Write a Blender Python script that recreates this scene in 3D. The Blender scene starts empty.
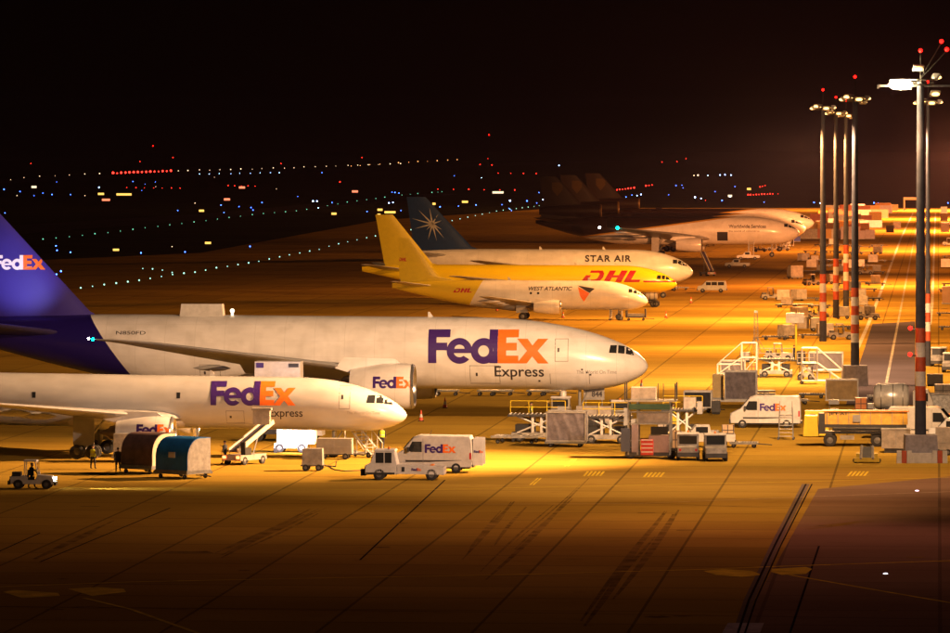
import bpy, bmesh, math, random
from mathutils import Vector, Matrix
from mathutils.bvhtree import BVHTree
random.seed(7)
C = bpy.context.scene
COL = C.collection
rad = math.radians
# ------------------------------------------------------------------ camera, world, exposure
F_PX, H_CAM, Y_HOR, CX = 5500.0, 23.3, 150.0, 475.0
cd = bpy.data.cameras.new('camera'); cam = bpy.data.objects.new('camera', cd); COL.objects.link(cam)
cam.location = (0, 0, H_CAM); cam.rotation_euler = (rad(90), 0, 0)
cd.sensor_width = 36; cd.lens = F_PX / 950 * 36; cd.shift_y = -(316.5 - Y_HOR) / 950
cd.clip_start = 1; cd.clip_end = 80000
C.camera = cam
W = bpy.data.worlds.new('World'); C.world = W; W.use_nodes = True
wn = W.node_tree.nodes; wl = W.node_tree.links
sky = wn.new('ShaderNodeTexSky'); sky.sky_type = 'NISHITA'; sky.sun_disc = False
sky.sun_elevation = rad(-3); sky.sun_rotation = rad(200)
wn['Background'].inputs['Strength'].default_value = 0.05
wl.new(sky.outputs['Color'], wn['Background'].inputs['Color'])
C.view_settings.view_transform = 'Standard'; C.view_settings.look = 'None'
C.view_settings.gamma = 1; C.view_settings.use_curve_mapping = False
C.view_settings.exposure = 0
C.cycles.max_bounces = 5; C.cycles.diffuse_bounces = 2; C.cycles.glossy_bounces = 3; C.cycles.volume_bounces = 0
C.cycles.use_denoising = True
C.cycles.sample_clamp_indirect = 4

def P(px, py, h=0.0):
    """world point on the plane z=h seen at photo pixel (px,py)"""
    s = (py - Y_HOR) / (H_CAM - h)
    return ((px - CX) / s, F_PX / s)
YAW = -math.atan((938 - 475) / F_PX)      # stand direction: noses point this way

# ------------------------------------------------------------------ materials
def newmat(name):
    m = bpy.data.materials.new(name); m.use_nodes = True
    return m, m.node_tree.nodes, m.node_tree.links, m.node_tree.nodes['Principled BSDF']
MATS = {}
def paint(name, col, rough=.45, metal=0.0, var=.18, scale=1.5, coat=0.0, bump=0.0, spec=None):
    if name in MATS: return MATS[name]
    m, n, l, b = newmat(name)
    tc = n.new('ShaderNodeTexCoord'); nz = n.new('ShaderNodeTexNoise'); nz.inputs['Scale'].default_value = scale; nz.inputs['Detail'].default_value = 8
    nz.inputs['Roughness'].default_value = .65
    l.new(tc.outputs['Object'], nz.inputs['Vector'])
    mx = n.new('ShaderNodeMix'); mx.data_type = 'RGBA'
    mx.inputs[6].default_value = (*[c * (1 - var) for c in col], 1); mx.inputs[7].default_value = (*[min(1, c * (1 + var * .5)) for c in col], 1)
    mr = n.new('ShaderNodeMapRange'); mr.inputs[1].default_value = .3; mr.inputs[2].default_value = .7
    l.new(nz.outputs['Fac'], mr.inputs[0]); l.new(mr.outputs[0], mx.inputs[0]); l.new(mx.outputs[2], b.inputs['Base Color'])
    b.inputs['Roughness'].default_value = rough; b.inputs['Metallic'].default_value = metal
    if spec is not None: b.inputs['Specular IOR Level'].default_value = spec
    if coat: b.inputs['Coat Weight'].default_value = coat
    if bump:
        bp = n.new('ShaderNodeBump'); bp.inputs['Strength'].default_value = bump; l.new(nz.outputs['Fac'], bp.inputs['Height']); l.new(bp.outputs[0], b.inputs['Normal'])
    MATS[name] = m; return m
def glow(name, col, strength):
    if name in MATS: return MATS[name]
    m, n, l, b = newmat(name)
    b.inputs['Base Color'].default_value = (*[c * .5 for c in col], 1)
    b.inputs['Emission Color'].default_value = (*col, 1); b.inputs['Emission Strength'].default_value = strength
    MATS[name] = m; return m
WHITE = paint('white_paint', (.55, .54, .54), .4, var=.22, coat=.1)
OFFW = paint('off_white_paint', (.29, .27, .25), .5, var=.5)
CREAM = paint('dull_white_sheet', (.33, .29, .26), .6, var=.45)
GREY = paint('grey_steel', (.3, .3, .31), .5, .3)
LGREY = paint('galvanised_steel', (.26, .26, .26), .45, .4, var=.4)
RIM = paint('wheel_rim', (.15, .15, .16), .5, .3, var=.3)
DARK = paint('dark_steel', (.045, .045, .05), .5, .2, var=.4)
BLACK = paint('black_rubber', (.02, .02, .022), .85, var=.3)
GLASS = paint('dark_window', (.02, .022, .026), .08)
YEL = paint('yellow_paint', (.6, .42, .02), .45)
ORNG = paint('orange_paint', (.7, .22, .03), .45)
RED = paint('red_paint', (.5, .035, .02), .5)
REDBAND = paint('red_mast_paint', (.45, .07, .02), .6, var=.3)
WHITEBAND = paint('white_mast_paint', (.6, .58, .55), .6, var=.3)
POLE = paint('grey_mast_paint', (.05, .053, .07), .85, 0, var=.3, spec=.1)
CANVAS = paint('grey_canvas', (.19, .17, .2), .8, var=.45, scale=2.2, bump=.4)
PLASTIC = paint('clear_wrap', (.5, .52, .56), .15, var=.5, scale=5, bump=.8)
SILVER = paint('polished_tank', (.72, .72, .72), .28, .35, var=.3)
BLUEC = paint('blue_container', (.015, .16, .5), .45, var=.3)
BROWNC = paint('plum_container', (.12, .07, .07), .6, var=.5)
ALU = paint('aluminium_sheet', (.45, .44, .43), .4, .3, var=.35, scale=3)
PURPLE = paint('livery_purple', (.022, .01, .24), .6, var=.05)
PURPL2 = paint('lettering_purple', (.045, .015, .17), .4, var=.05)
FORANGE = paint('lettering_orange', (.85, .17, .02), .4, var=.05)
FWHITE = paint('lettering_white', (.85, .85, .85), .4, var=.02)
INK = paint('lettering_dark', (.03, .025, .03), .5, var=.1)
DRED = paint('lettering_red', (.42, .012, .02), .45, var=.1)
CONC = paint('block_concrete', (.3, .28, .31), .85, var=.35, scale=3, bump=.3)
SKIN = paint('skin', (.45, .27, .19), .6)
NAVY = paint('navy_workwear', (.02, .022, .035), .8)
HIVIS = paint('hi_vis_yellow', (.62, .7, .04), .6)
GREEN = paint('dark_green_paint', (.02, .06, .035), .5)
TAN = paint('cardboard_tan', (.42, .3, .19), .8, var=.3)
ROOFDK = paint('gold_trim', (.16, .09, .02), .4, .2)

# ------------------------------------------------------------------ mesh kit
class M:
    def __init__(s): s.v = []; s.f = []
    def add(s, vs, fs):
        o = len(s.v); s.v += [tuple(v) for v in vs]; s.f += [tuple(i + o for i in f) for f in fs]; return s
    def box(s, x0, x1, y0, y1, z0, z1, tx=0, ty=0):
        a = [(x0, y0, z0), (x1, y0, z0), (x1, y1, z0), (x0, y1, z0), (x0 + tx, y0 + ty, z1), (x1 - tx, y0 + ty, z1), (x1 - tx, y1 - ty, z1), (x0 + tx, y1 - ty, z1)]
        return s.add(a, [(3, 2, 1, 0), (4, 5, 6, 7), (0, 1, 5, 4), (1, 2, 6, 5), (2, 3, 7, 6), (3, 0, 4, 7)])
    def loft(s, rings, caps=True, closed=True):
        n = len(rings[0]); vs = [p for r in rings for p in r]; fs = []
        for i in range(len(rings) - 1):
            for j in range(n if closed else n - 1):
                k = (j + 1) % n
                fs.append((i * n + j, i * n + k, (i + 1) * n + k, (i + 1) * n + j))
        if caps:
            fs.append(tuple(range(n - 1, -1, -1))); fs.append(tuple((len(rings) - 1) * n + j for j in range(n)))
        return s.add(vs, fs)
    def cyl(s, p0, p1, r0, r1=None, n=10, caps=True):
        if r1 is None: r1 = r0
        p0 = Vector(p0); p1 = Vector(p1); d = (p1 - p0)
        if d.length < 1e-6: return s
        d.normalize(); u = d.orthogonal().normalized(); w = d.cross(u)
        rr = []
        for p, r in ((p0, r0), (p1, r1)):
            rr.append([p + (u * math.cos(a) + w * math.sin(a)) * r for a in [2 * math.pi * (i + .5) / n for i in range(n)]])
        return s.loft(rr, caps)
    def bar(s, p0, p1, r, n=4): return s.cyl(p0, p1, r, n=n)
    def path(s, pts, r, n=5):
        for a, b in zip(pts, pts[1:]): s.cyl(a, b, r, n=n)
        return s
    def prism(s, pts, a, b, ax='y', edge=0.0, sh=0.0):
        def q(p, t, k=0.0):
            cx = sum(i[0] for i in pts) / len(pts); cz = sum(i[1] for i in pts) / len(pts)
            x, z = p[0] + (cx - p[0]) * k, p[1] + (cz - p[1]) * k
            return (x, t, z) if ax == 'y' else ((t, x, z) if ax == 'x' else (x, z, t))
        if edge:
            R = [[q(p, a, sh) for p in pts], [q(p, a + edge * (1 if b > a else -1)) for p in pts], [q(p, b - edge * (1 if b > a else -1)) for p in pts], [q(p, b, sh) for p in pts]]
        else: R = [[q(p, a) for p in pts], [q(p, b) for p in pts]]
        return s.loft(R)
    def lathe(s, prof, axis='x', c=(0, 0, 0), n=24, caps=False):
        R = []
        for t, r in prof:
            ring = []
            for i in range(n):
                a = 2 * math.pi * i / n; u, w = r * math.cos(a), r * math.sin(a)
                p = (t, u, w) if axis == 'x' else ((u, w, t) if axis == 'z' else (u, t, w))
                ring.append((p[0] + c[0], p[1] + c[1], p[2] + c[2]))
            R.append(ring)
        return s.loft(R, caps)
    def sph(s, c, r, n=10, m=6, sc=(1, 1, 1)):
        R = []
        for j in range(m + 1):
            t = math.pi * j / m
            R.append([(c[0] + r * sc[0] * max(math.sin(t), .001) * math.cos(2 * math.pi * i / n), c[1] + r * sc[1] * max(math.sin(t), .001) * math.sin(2 * math.pi * i / n), c[2] - r * sc[2] * math.cos(t)) for i in range(n)])
        return s.loft(R)
    def mesh(s, name, mat, smooth=False):
        me = bpy.data.meshes.new(name); me.from_pydata(s.v, [], s.f); me.update()
        bm = bmesh.new(); bm.from_mesh(me); bmesh.ops.recalc_face_normals(bm, faces=bm.faces); bm.to_mesh(me); bm.free()
        if smooth:
            for p in me.polygons: p.use_smooth = True
            me.set_sharp_from_angle(angle=rad(38 if smooth is True else smooth))
        if mat: me.materials.append(mat)
        return me
    def build(s, name, mat, parent=None, smooth=False):
        o = bpy.data.objects.new(name, s.mesh(name, mat, smooth)); COL.objects.link(o)
        if parent: o.parent = parent
        return o
def tag(o, label=None, cat=None, group=None, kind=None):
    if label: o['label'] = label
    if cat: o['category'] = cat
    if group: o['group'] = group
    if kind: o['kind'] = kind
    return o
def thing(name, label, cat, xy, rot=0.0, group=None, z=0.0):
    o = bpy.data.objects.new(name, None); COL.objects.link(o)
    o.empty_display_size = .2
    o.location = (xy[0], xy[1], z); o.rotation_euler = (0, 0, rot)
    return tag(o, label, cat, group)
KIDS = {}
def copytree(o, parent=None):
    c = o.copy(); COL.objects.link(c)
    if parent: c.parent = parent
    for ch in [k for k in bpy.data.objects if k.parent == o]: copytree(ch, c)
    return c
def dup(root, xy, rot=None, label=None, group=None, z=None):
    c = copytree(root)
    c.location = (xy[0], xy[1], root.location.z if z is None else z)
    if rot is not None: c.rotation_euler = (0, 0, rot)
    if label: c['label'] = label
    if group: c['group'] = group
    return c
_wheel = {}
def wheels(parent, spots, r, w, rim=None):
    rim = rim or RIM
    k = (r, w, rim.name)
    if k not in _wheel:
        t = M().lathe([(-w / 2, r * .5), (-w / 2, r * .9), (-w / 2 + .03, r), (w / 2 - .03, r), (w / 2, r * .9), (w / 2, r * .5), (-w / 2, r * .5)], 'y', n=18).mesh('wheel', BLACK, True)
        q = M().lathe([(-w * .42, 0.001), (-w * .42, r * .2), (-w * .3, r * .46), (-w * .45, r * .52), (w * .45, r * .52), (w * .3, r * .46), (w * .42, r * .2), (w * .42, 0.001)], 'y', n=14).mesh('rim', rim, True)
        _wheel[k] = (t, q)
    for (x, y) in spots:
        o = bpy.data.objects.new('wheel', _wheel[k][0]); COL.objects.link(o); o.parent = parent; o.location = (x, y, r)
        i = bpy.data.objects.new('rim', _wheel[k][1]); COL.objects.link(i); i.parent = o

# ------------------------------------------------------------------ lettering: flat outlines projected onto a surface
def curve_bm(loopsets):
    """each entry: list of closed loops (holes allowed); filled"""
    bm = bmesh.new()
    for loops in loopsets:
        cu = bpy.data.curves.new('t', 'CURVE'); cu.dimensions = '2D'; cu.fill_mode = 'BOTH'
        for lp in loops:
            sp = cu.splines.new('POLY'); sp.points.add(len(lp) - 1)
            for i, p in enumerate(lp): sp.points[i].co = (p[0], p[1], 0, 1)
            sp.use_cyclic_u = True
        o = bpy.data.objects.new('t', cu); COL.objects.link(o)
        bpy.context.view_layer.update()
        me = o.evaluated_get(bpy.context.evaluated_depsgraph_get()).to_mesh()
        bm.from_mesh(me); o.to_mesh_clear(); bpy.data.objects.remove(o); bpy.data.curves.remove(cu)
    return bm
def text_bm(txt, bold=0.0, shear=0.0, space=1.0):
    cu = bpy.data.curves.new('t', 'FONT'); cu.body = txt; cu.offset = bold; cu.shear = shear; cu.space_character = space; cu.resolution_u = 4
    o = bpy.data.objects.new('t', cu); COL.objects.link(o); bpy.context.view_layer.update()
    me = o.evaluated_get(bpy.context.evaluated_depsgraph_get()).to_mesh()
    bm = bmesh.new(); bm.from_mesh(me); o.to_mesh_clear(); bpy.data.objects.remove(o); bpy.data.curves.remove(cu)
    return bm
def fit(bm, u0, u1, v0, v1, keep=None):
    xs = [v.co.x for v in bm.verts]; ys = [v.co.y for v in bm.verts]
    a, b, c, d = keep or (min(xs), max(xs), min(ys), max(ys))
    for v in bm.verts:
        v.co.x = u0 + (v.co.x - a) / (b - a) * (u1 - u0); v.co.y = v0 + (v.co.y - c) / (d - c) * (v1 - v0)
    return bm
def bvh_of(o):
    me = o.data; return BVHTree.FromPolygons([v.co.copy() for v in me.vertices], [tuple(p.vertices) for p in me.polygons])
def project(bm, bvh, side='-y', step=.3, off=.012):
    """bm in (u,v): viewer's right / up. side = face the viewer looks at"""
    xs = [v.co.x for v in bm.verts]; ys = [v.co.y for v in bm.verts]
    def cut(lo, hi, n):
        t = lo + step
        while t < hi:
            g = bm.verts[:] + bm.edges[:] + bm.faces[:]
            p = Vector((t, 0, 0)) if n == 0 else Vector((0, t, 0)); nn = Vector((1, 0, 0)) if n == 0 else Vector((0, 1, 0))
            bmesh.ops.bisect_plane(bm, geom=g, plane_co=p, plane_no=nn); t += step
    if step: cut(min(xs), max(xs), 0); cut(min(ys), max(ys), 1)
    for v in bm.verts:
        u, w = v.co.x, v.co.y
        if side == '-y': o, d = Vector((u, -60, w)), Vector((0, 1, 0))
        elif side == '+y': o, d = Vector((-u, 60, w)), Vector((0, -1, 0))
        elif side == '+x': o, d = Vector((60, u, w)), Vector((-1, 0, 0))
        elif side == '-x': o, d = Vector((-60, -u, w)), Vector((1, 0, 0))
        hit, no, _, _ = bvh.ray_cast(o, d)
        if hit is None:
            hit, no, _, _ = bvh.find_nearest(o + d * 58.5)
        if no.dot(d) > 0: no = -no
        v.co = hit + no * off
    return bm
def decal(name, mat, bm, bvh, parent, side='-y', step=.3, off=.012, label=None):
    project(bm, bvh, side, step, off)
    me = bpy.data.meshes.new(name); bm.to_mesh(me); bm.free(); me.materials.append(mat)
    o = bpy.data.objects.new(name, me); COL.objects.link(o); o.parent = parent
    if label: o['label'] = label
    return o
def poly_bm(*polys):
    bm = bmesh.new()
    for p in polys: bm.faces.new([bm.verts.new((q[0], q[1], 0)) for q in p])
    return bm
def ell(cx, cy, rx, ry, a0, a1, n=28):
    return [(cx + rx * math.cos(rad(a0 + (a1 - a0) * i / n)), cy + ry * math.sin(rad(a0 + (a1 - a0) * i / n))) for i in range(n + 1)]
# heavy geometric letters; cap height 1
def glyph_sets():
    F = [[(0, 0), (.25, 0), (.25, .385), (.58, .385), (.58, .61), (.25, .61), (.25, .77), (.66, .77), (.66, 1), (0, 1)]]
    ecx, ecy, R, rr = .95, .365, .385, .165
    a = math.degrees(math.asin((.30 - ecy) / R)); b = -40
    outer = ell(ecx, ecy, R, R, a, 360 + b, 40)
    inner = ell(ecx, ecy - .0, rr + .02, rr + .02, -50, -159, 12)
    e = [outer + inner + [(ecx - .15, .30)], ell(ecx, .43, .155, .12, 0, 180, 12)]
    dcx = 1.68
    k = math.degrees(math.acos((1.85 - dcx) / R))
    d = [ell(dcx, ecy, R, R, k, 360 - k, 40) + [(1.85, 0), (2.10, 0), (2.10, 1), (1.85, 1)], ell(dcx - .0, ecy, .165, .17, 0, 350, 24)]
    E = [[(2.105, 0), (2.73, 0), (2.73, .23), (2.36, .23), (2.36, .385), (2.68, .385), (2.68, .61), (2.36, .61), (2.36, .77), (2.73, .77), (2.73, 1), (2.105, 1)]]
    X = [[(2.68, 0), (2.98, 0), (3.15, .21), (3.32, 0), (3.64, 0), (3.31, .375), (3.62, .73), (3.31, .73), (3.15, .53), (3.0, .73), (2.69, .73), (2.99, .375)]]
    return [F, e, d], [E, X]
def fedex(parent, bvh, u0, v0, h, side='-y', c1=None, c2=None, step=.3, off=.03):
    a, b = glyph_sets()
    for gl, m, nm in ((a, c1 or PURPL2, 'logo_letters'), (b, c2 or FORANGE, 'logo_letters')):
        bm = curve_bm(gl)
        for v in bm.verts: v.co.x = u0 + v.co.x * h; v.co.y = v0 + v.co.y * h
        decal(nm, m, bm, bvh, parent, side, step, off)
def dhl_sets(sl=.42):
    def S(lp): return [(x + sl * y, y) for x, y in lp]
    D = [S([(0, 0), (.95, 0), (1.2, .12), (1.28, .4), (1.2, .75), (1.0, 1), (.25, 1), (.25, .8), (.85, .8), (.95, .68), (.93, .32), (.8, .22), (.42, .22), (.42, .6), (.1, .6)])]
    Hh = [S([(1.45, 0), (1.85, 0), (1.85, .4), (2.2, .4), (2.2, 0), (2.6, 0), (2.6, 1), (2.2, 1), (2.2, .6), (1.85, .6), (1.85, 1), (1.45, 1)])]
    L = [S([(2.75, 0), (3.75, 0), (3.75, .22), (3.15, .22), (3.15, 1), (2.75, 1)])]
    return [D, Hh, L]
# ------------------------------------------------------------------ ground
def ground_mat(name, base, dark, slab=0.0, rough=.8, streak=.35, tint=.38, joint=.5):
    m, n, l, b = newmat(name)
    tc = n.new('ShaderNodeTexCoord'); mp = n.new('ShaderNodeMapping'); mp.inputs['Rotation'].default_value = (0, 0, -YAW)
    l.new(tc.outputs['Object'], mp.inputs[0]); V = mp.outputs[0]
    def nz(scale, det=6, sc=(1, 1, 1), lo=.35, hi=.65):
        m2 = n.new('ShaderNodeMapping'); m2.inputs['Scale'].default_value = sc; l.new(V, m2.inputs[0])
        q = n.new('ShaderNodeTexNoise'); q.inputs['Scale'].default_value = scale; q.inputs['Detail'].default_value = det; l.new(m2.outputs[0], q.inputs['Vector'])
        r = n.new('ShaderNodeMapRange'); r.inputs[1].default_value = lo; r.inputs[2].default_value = hi; l.new(q.outputs['Fac'], r.inputs[0]); return r.outputs[0]
    def mix(f, A, B, mode='MIX'):
        q = n.new('ShaderNodeMix'); q.data_type = 'RGBA'; q.blend_type = mode
        for i, s in ((0, f), (6, A), (7, B)):
            if isinstance(s, tuple): q.inputs[i].default_value = (*s, 1)
            elif isinstance(s, (int, float)): q.inputs[i].default_value = s
            else: l.new(s, q.inputs[i])
        return q.outputs[2]
    def ma(op, a, c=0.0, d=None):
        q = n.new('ShaderNodeMath'); q.operation = op
        for i, s in enumerate((a, c, d)):
            if s is None: continue
            if isinstance(s, (int, float)): q.inputs[i].default_value = s
            else: l.new(s, q.inputs[i])
        return q.outputs[0]
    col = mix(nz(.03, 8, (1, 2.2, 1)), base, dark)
    # tyre / fuel streaks running along the stands
    s1 = nz(.05, 8, (1, .6, 1), .5, .75); col = mix(ma('MULTIPLY', s1, streak), col, tuple(c * .5 for c in dark))
    s2 = nz(.6, 8, (1, 1, 1), .58, .75); col = mix(ma('MULTIPLY', s2, .35), col, tuple(c * .55 for c in dark))
    s3 = nz(.012, 4, (1.6, 1, 1), .5, .66); col = mix(ma('MULTIPLY', s3, .3), col, tuple(c * .6 for c in dark))
    if slab:
        sx = n.new('ShaderNodeSeparateXYZ'); l.new(V, sx.inputs[0])
        wn_ = n.new('ShaderNodeTexWhiteNoise'); wn_.noise_dimensions = '2D'
        fx = ma('DIVIDE', sx.outputs[0], slab); fy = ma('DIVIDE', sx.outputs[1], slab * 1.0)
        cb = n.new('ShaderNodeCombineXYZ'); l.new(ma('FLOOR', fx), cb.inputs[0]); l.new(ma('FLOOR', fy), cb.inputs[1]); l.new(cb.outputs[0], wn_.inputs['Vector'])
        col = mix(ma('MULTIPLY', wn_.outputs['Value'], tint), col, tuple(c * .62 for c in dark))
        j = ma('MAXIMUM', ma('LESS_THAN', ma('FRACT', fx), .022), ma('LESS_THAN', ma('FRACT', fy), .03))
        col = mix(ma('MULTIPLY', j, joint), col, (.02, .017, .014))
    l.new(col, b.inputs['Base Color'])
    b.inputs['Specular IOR Level'].default_value = 0
    rg = n.new('ShaderNodeMapRange'); rg.inputs[3].default_value = rough - .18; rg.inputs[4].default_value = rough + .08
    l.new(s1, rg.inputs[0]); l.new(rg.outputs[0], b.inputs['Roughness'])
    bp = n.new('ShaderNodeBump'); bp.inputs['Strength'].default_value = .25; bp.inputs['Distance'].default_value = .02; l.new(nz(3.0, 6), bp.inputs['Height']); l.new(bp.outputs[0], b.inputs['Normal'])
    return m
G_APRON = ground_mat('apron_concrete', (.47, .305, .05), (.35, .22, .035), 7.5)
G_ROAD = ground_mat('dark_road', (.12, .1, .12), (.09, .075, .085), 0, .85, .4)
G_DARK = ground_mat('field_asphalt', (.05, .045, .05), (.035, .032, .036), 0, .85, .4)
G_GRASS = ground_mat('airfield_grass', (.03, .035, .015), (.018, .022, .01), 0, .95, .2)
def sheet(name, pts, z, mat, label=None):
    me = bpy.data.meshes.new(name); me.from_pydata([(x, y, z) for x, y in pts], [], [tuple(range(len(pts)))]); me.update()
    if me.polygons[0].normal.z < 0: me.flip_normals()
    me.materials.append(mat); o = bpy.data.objects.new(name, me); COL.objects.link(o); o['kind'] = 'structure'
    return o
sheet('ground', [(-40000, -500), (40000, -500), (40000, 60000), (-40000, 60000)], -.06, G_GRASS)
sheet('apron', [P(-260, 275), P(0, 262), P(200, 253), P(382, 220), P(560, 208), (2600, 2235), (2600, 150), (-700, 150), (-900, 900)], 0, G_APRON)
sheet('far_taxiway', [P(-100, 232), P(200, 214), P(420, 194), P(460, 194), P(250, 216), P(-60, 240)], -.03, G_DARK)
sheet('runway', [P(-200, 186), P(600, 160), P(640, 161.5), P(-200, 190)], -.03, G_DARK)
sheet('dark_road_patch', [P(872.5, 324), P(915, 321.5), P(915, 405), P(846, 405)], .004, G_ROAD)  # darker patch laid over part of the road
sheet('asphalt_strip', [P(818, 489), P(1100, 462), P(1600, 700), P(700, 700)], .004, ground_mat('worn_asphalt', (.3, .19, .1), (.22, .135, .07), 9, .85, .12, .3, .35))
YLINE = paint('yellow_road_paint', (.85, .6, .05), .8, var=.45, scale=.6, spec=0)
WLINE = paint('white_road_paint', (.62, .58, .5), .8, var=.5, scale=.5, spec=0)
TAR = paint('tar_seam', (.03, .022, .018), .9, var=.5, scale=.3, spec=0)
SCUFF = paint('rubber_scuff', (.27, .17, .035), .9, var=.6, scale=.6, spec=0)
def strip(name, pix, w, mat, z=.008):
    pts = [Vector(P(*p)) for p in pix]; v = []; f = []
    for i, p in enumerate(pts):
        d = (pts[min(i + 1, len(pts) - 1)] - pts[max(i - 1, 0)]).normalized(); nn = Vector((-d.y, d.x)) * w / 2
        v += [(p.x + nn.x, p.y + nn.y, z), (p.x - nn.x, p.y - nn.y, z)]
    for i in range(len(pts) - 1): f.append((2 * i, 2 * i + 1, 2 * i + 3, 2 * i + 2))
    me = bpy.data.meshes.new(name); me.from_pydata(v, [], f); me.materials.append(mat); me.update()
    o = bpy.data.objects.new(name, me); COL.objects.link(o); o['kind'] = 'structure'; return o
def dashes(name, a, b, w, ln, gap, mat, z=.008):
    a = Vector(P(*a)); b = Vector(P(*b)); d = (b - a); L = d.length; d.normalize(); nn = Vector((-d.y, d.x)) * w / 2; v = []; f = []; t = 0
    while t < L:
        p, q = a + d * t, a + d * min(t + ln, L); o = len(v)
        v += [(*(p + nn), z), (*(p - nn), z), (*(q - nn), z), (*(q + nn), z)]; f.append((o, o + 1, o + 2, o + 3)); t += ln + gap
    me = bpy.data.meshes.new(name); me.from_pydata(v, [], f); me.materials.append(mat); me.update()
    o = bpy.data.objects.new(name, me); COL.objects.link(o); o['kind'] = 'structure'; return o
strip('road_edge_line', [(856, 352), (868, 325), (885, 281), (900.7, 239), (913, 213)], .45, WLINE, .014)
strip('road_edge_line', [(930, 325), (932.3, 304), (934.4, 239), (935.5, 213)], .4, WLINE, .014)
dashes('road_centre_line', (886, 385), (917, 225), .28, 1.6, 1.2, WLINE, .014)
strip('taxi_line', [(-60, 589), (130, 582), (300, 578.5), (500, 575), (700, 569.5), (790, 566), (1000, 559)], .3, YLINE, .012)
strip('taxi_line', [(790, 575), (870, 589), (1010, 613)], .26, YLINE, .012)
strip('taxi_line', [(84, 598), (130, 609), (200, 634), (240, 650)], .26, YLINE, .012)
strip('stand_line', [(-60, 487), (200, 489), (420, 490), (600, 486), (830, 481), (1000, 476)], .16, YLINE, .012)
strip('stand_line', [(360, 505), (640, 503.5), (830, 496), (1000, 490)], .14, paint('faded_paint', (.6, .45, .25), .7, var=.5, spec=0), .012)
def patch(pix, mat, name='ground_marking'): return sheet(name, [P(*p) for p in pix], .012, mat)
patch([(703, 571), (722, 569), (752, 571), (762, 575), (742, 577), (716, 575)], YLINE)
patch([(772, 569), (806, 567), (812, 569), (806, 574), (782, 575), (771, 572)], YLINE)
patch([(3, 592), (14, 590), (58, 593), (60, 596), (22, 598)], YLINE); patch([(68, 589), (96, 587), (124, 589), (126, 592), (92, 596)], YLINE)
patch([(722, 633), (728, 623), (764, 623), (760, 633)], paint('block_paint', (.6, .52, .46), .7, var=.4, spec=0))
for (x, y) in ((571, 463), (536, 482)):
    for k in (0, 3.2): strip('stand_marking', [(x - 6 + k, y + 3), (x + 2 + k, y - 4)], .12, YLINE, .012)
for (x, y) in ((594, 474), (654, 475), (858, 474)):
    for k in range(5): strip('stand_marking', [(x - 10 + 4 * k, y + 2), (x - 6 + 4 * k, y - 2.5)], .16, YLINE, .012)
    strip('stand_marking', [(x - 12, y + 2.6), (x + 12, y + 1.4)], .1, YLINE, .016)
strip('drain_channel', [(806, 484), (775, 545), (749, 600), (738, 633), (735, 645)], .55, paint('drain_edge', (.2, .15, .1), .8, spec=0), .010)
strip('drain_channel', [(806, 484), (775, 545), (749, 600), (738, 633), (735, 645)], .13, TAR, .014)
strip('drain_channel', [(812, 484), (781, 545), (756, 600), (745, 633), (742, 645)], .1, TAR, .014)
for a in (((819, 546), (790, 633)), ((40, 533), (-20, 560)), ((170, 508), (40, 562)), ((445, 480), (360, 560))): strip('slab_seam', a, .12, TAR, .010)
rt = random.Random(11)
for (p, q), w, n_ in ((((326, 506), (214, 559)), 1.0, 9), (((590, 476), (480, 580)), .7, 6), (((674, 507), (575, 640)), .8, 7), (((520, 500), (470, 560)), 1.4, 5), (((120, 520), (40, 560)), 1.0, 4), (((880, 520), (800, 530)), 1.2, 6)):
    A, B = Vector(P(*p)), Vector(P(*q)); D = B - A; N = Vector((-D.y, D.x)).normalized()
    for k in range(n_):
        t0_, t1_ = rt.uniform(0, .35), rt.uniform(.6, 1); o_ = rt.uniform(-w, w) * .6; v = []; f = []; wd = rt.uniform(.05, .22)
        for i in range(9):
            u = i / 8; c = A + D * (t0_ + (t1_ - t0_) * u) + N * (o_ + .15 * math.sin(u * 3 + k)); hw_ = wd * math.sin(math.pi * min(max(u, .04), .96)) ** .5
            v += [(*(c + N * hw_), .010 + k * .0002), (*(c - N * hw_), .010 + k * .0002)]
        f = [(2 * i, 2 * i + 1, 2 * i + 3, 2 * i + 2) for i in range(8)]
        me = bpy.data.meshes.new('tyre_mark'); me.from_pydata(v, [], f); me.materials.append(SCUFF); me.update(); o = bpy.data.objects.new('tyre_mark', me); COL.objects.link(o); o['kind'] = 'structure'
for a in (((300, 501), (640, 503), (790, 508.5)), ((-40, 606), (480, 612), (990, 620))): strip('slab_seam', a, .1, TAR, .010)
strip('fuel_stain', [(166, 552), (190, 552.5), (210, 552)], 1.6, SCUFF, .010)
random.seed(3)
for i in range(16):
    x = random.uniform(20, 940); y = random.uniform(505, 625); L_ = random.uniform(4, 22)
    strip('oil_stain', [(x, y), (x + L_ * .5, y + random.uniform(-.6, .6)), (x + L_, y)], random.uniform(.3, 1.1), SCUFF, .0105 + i * .0001)
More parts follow.
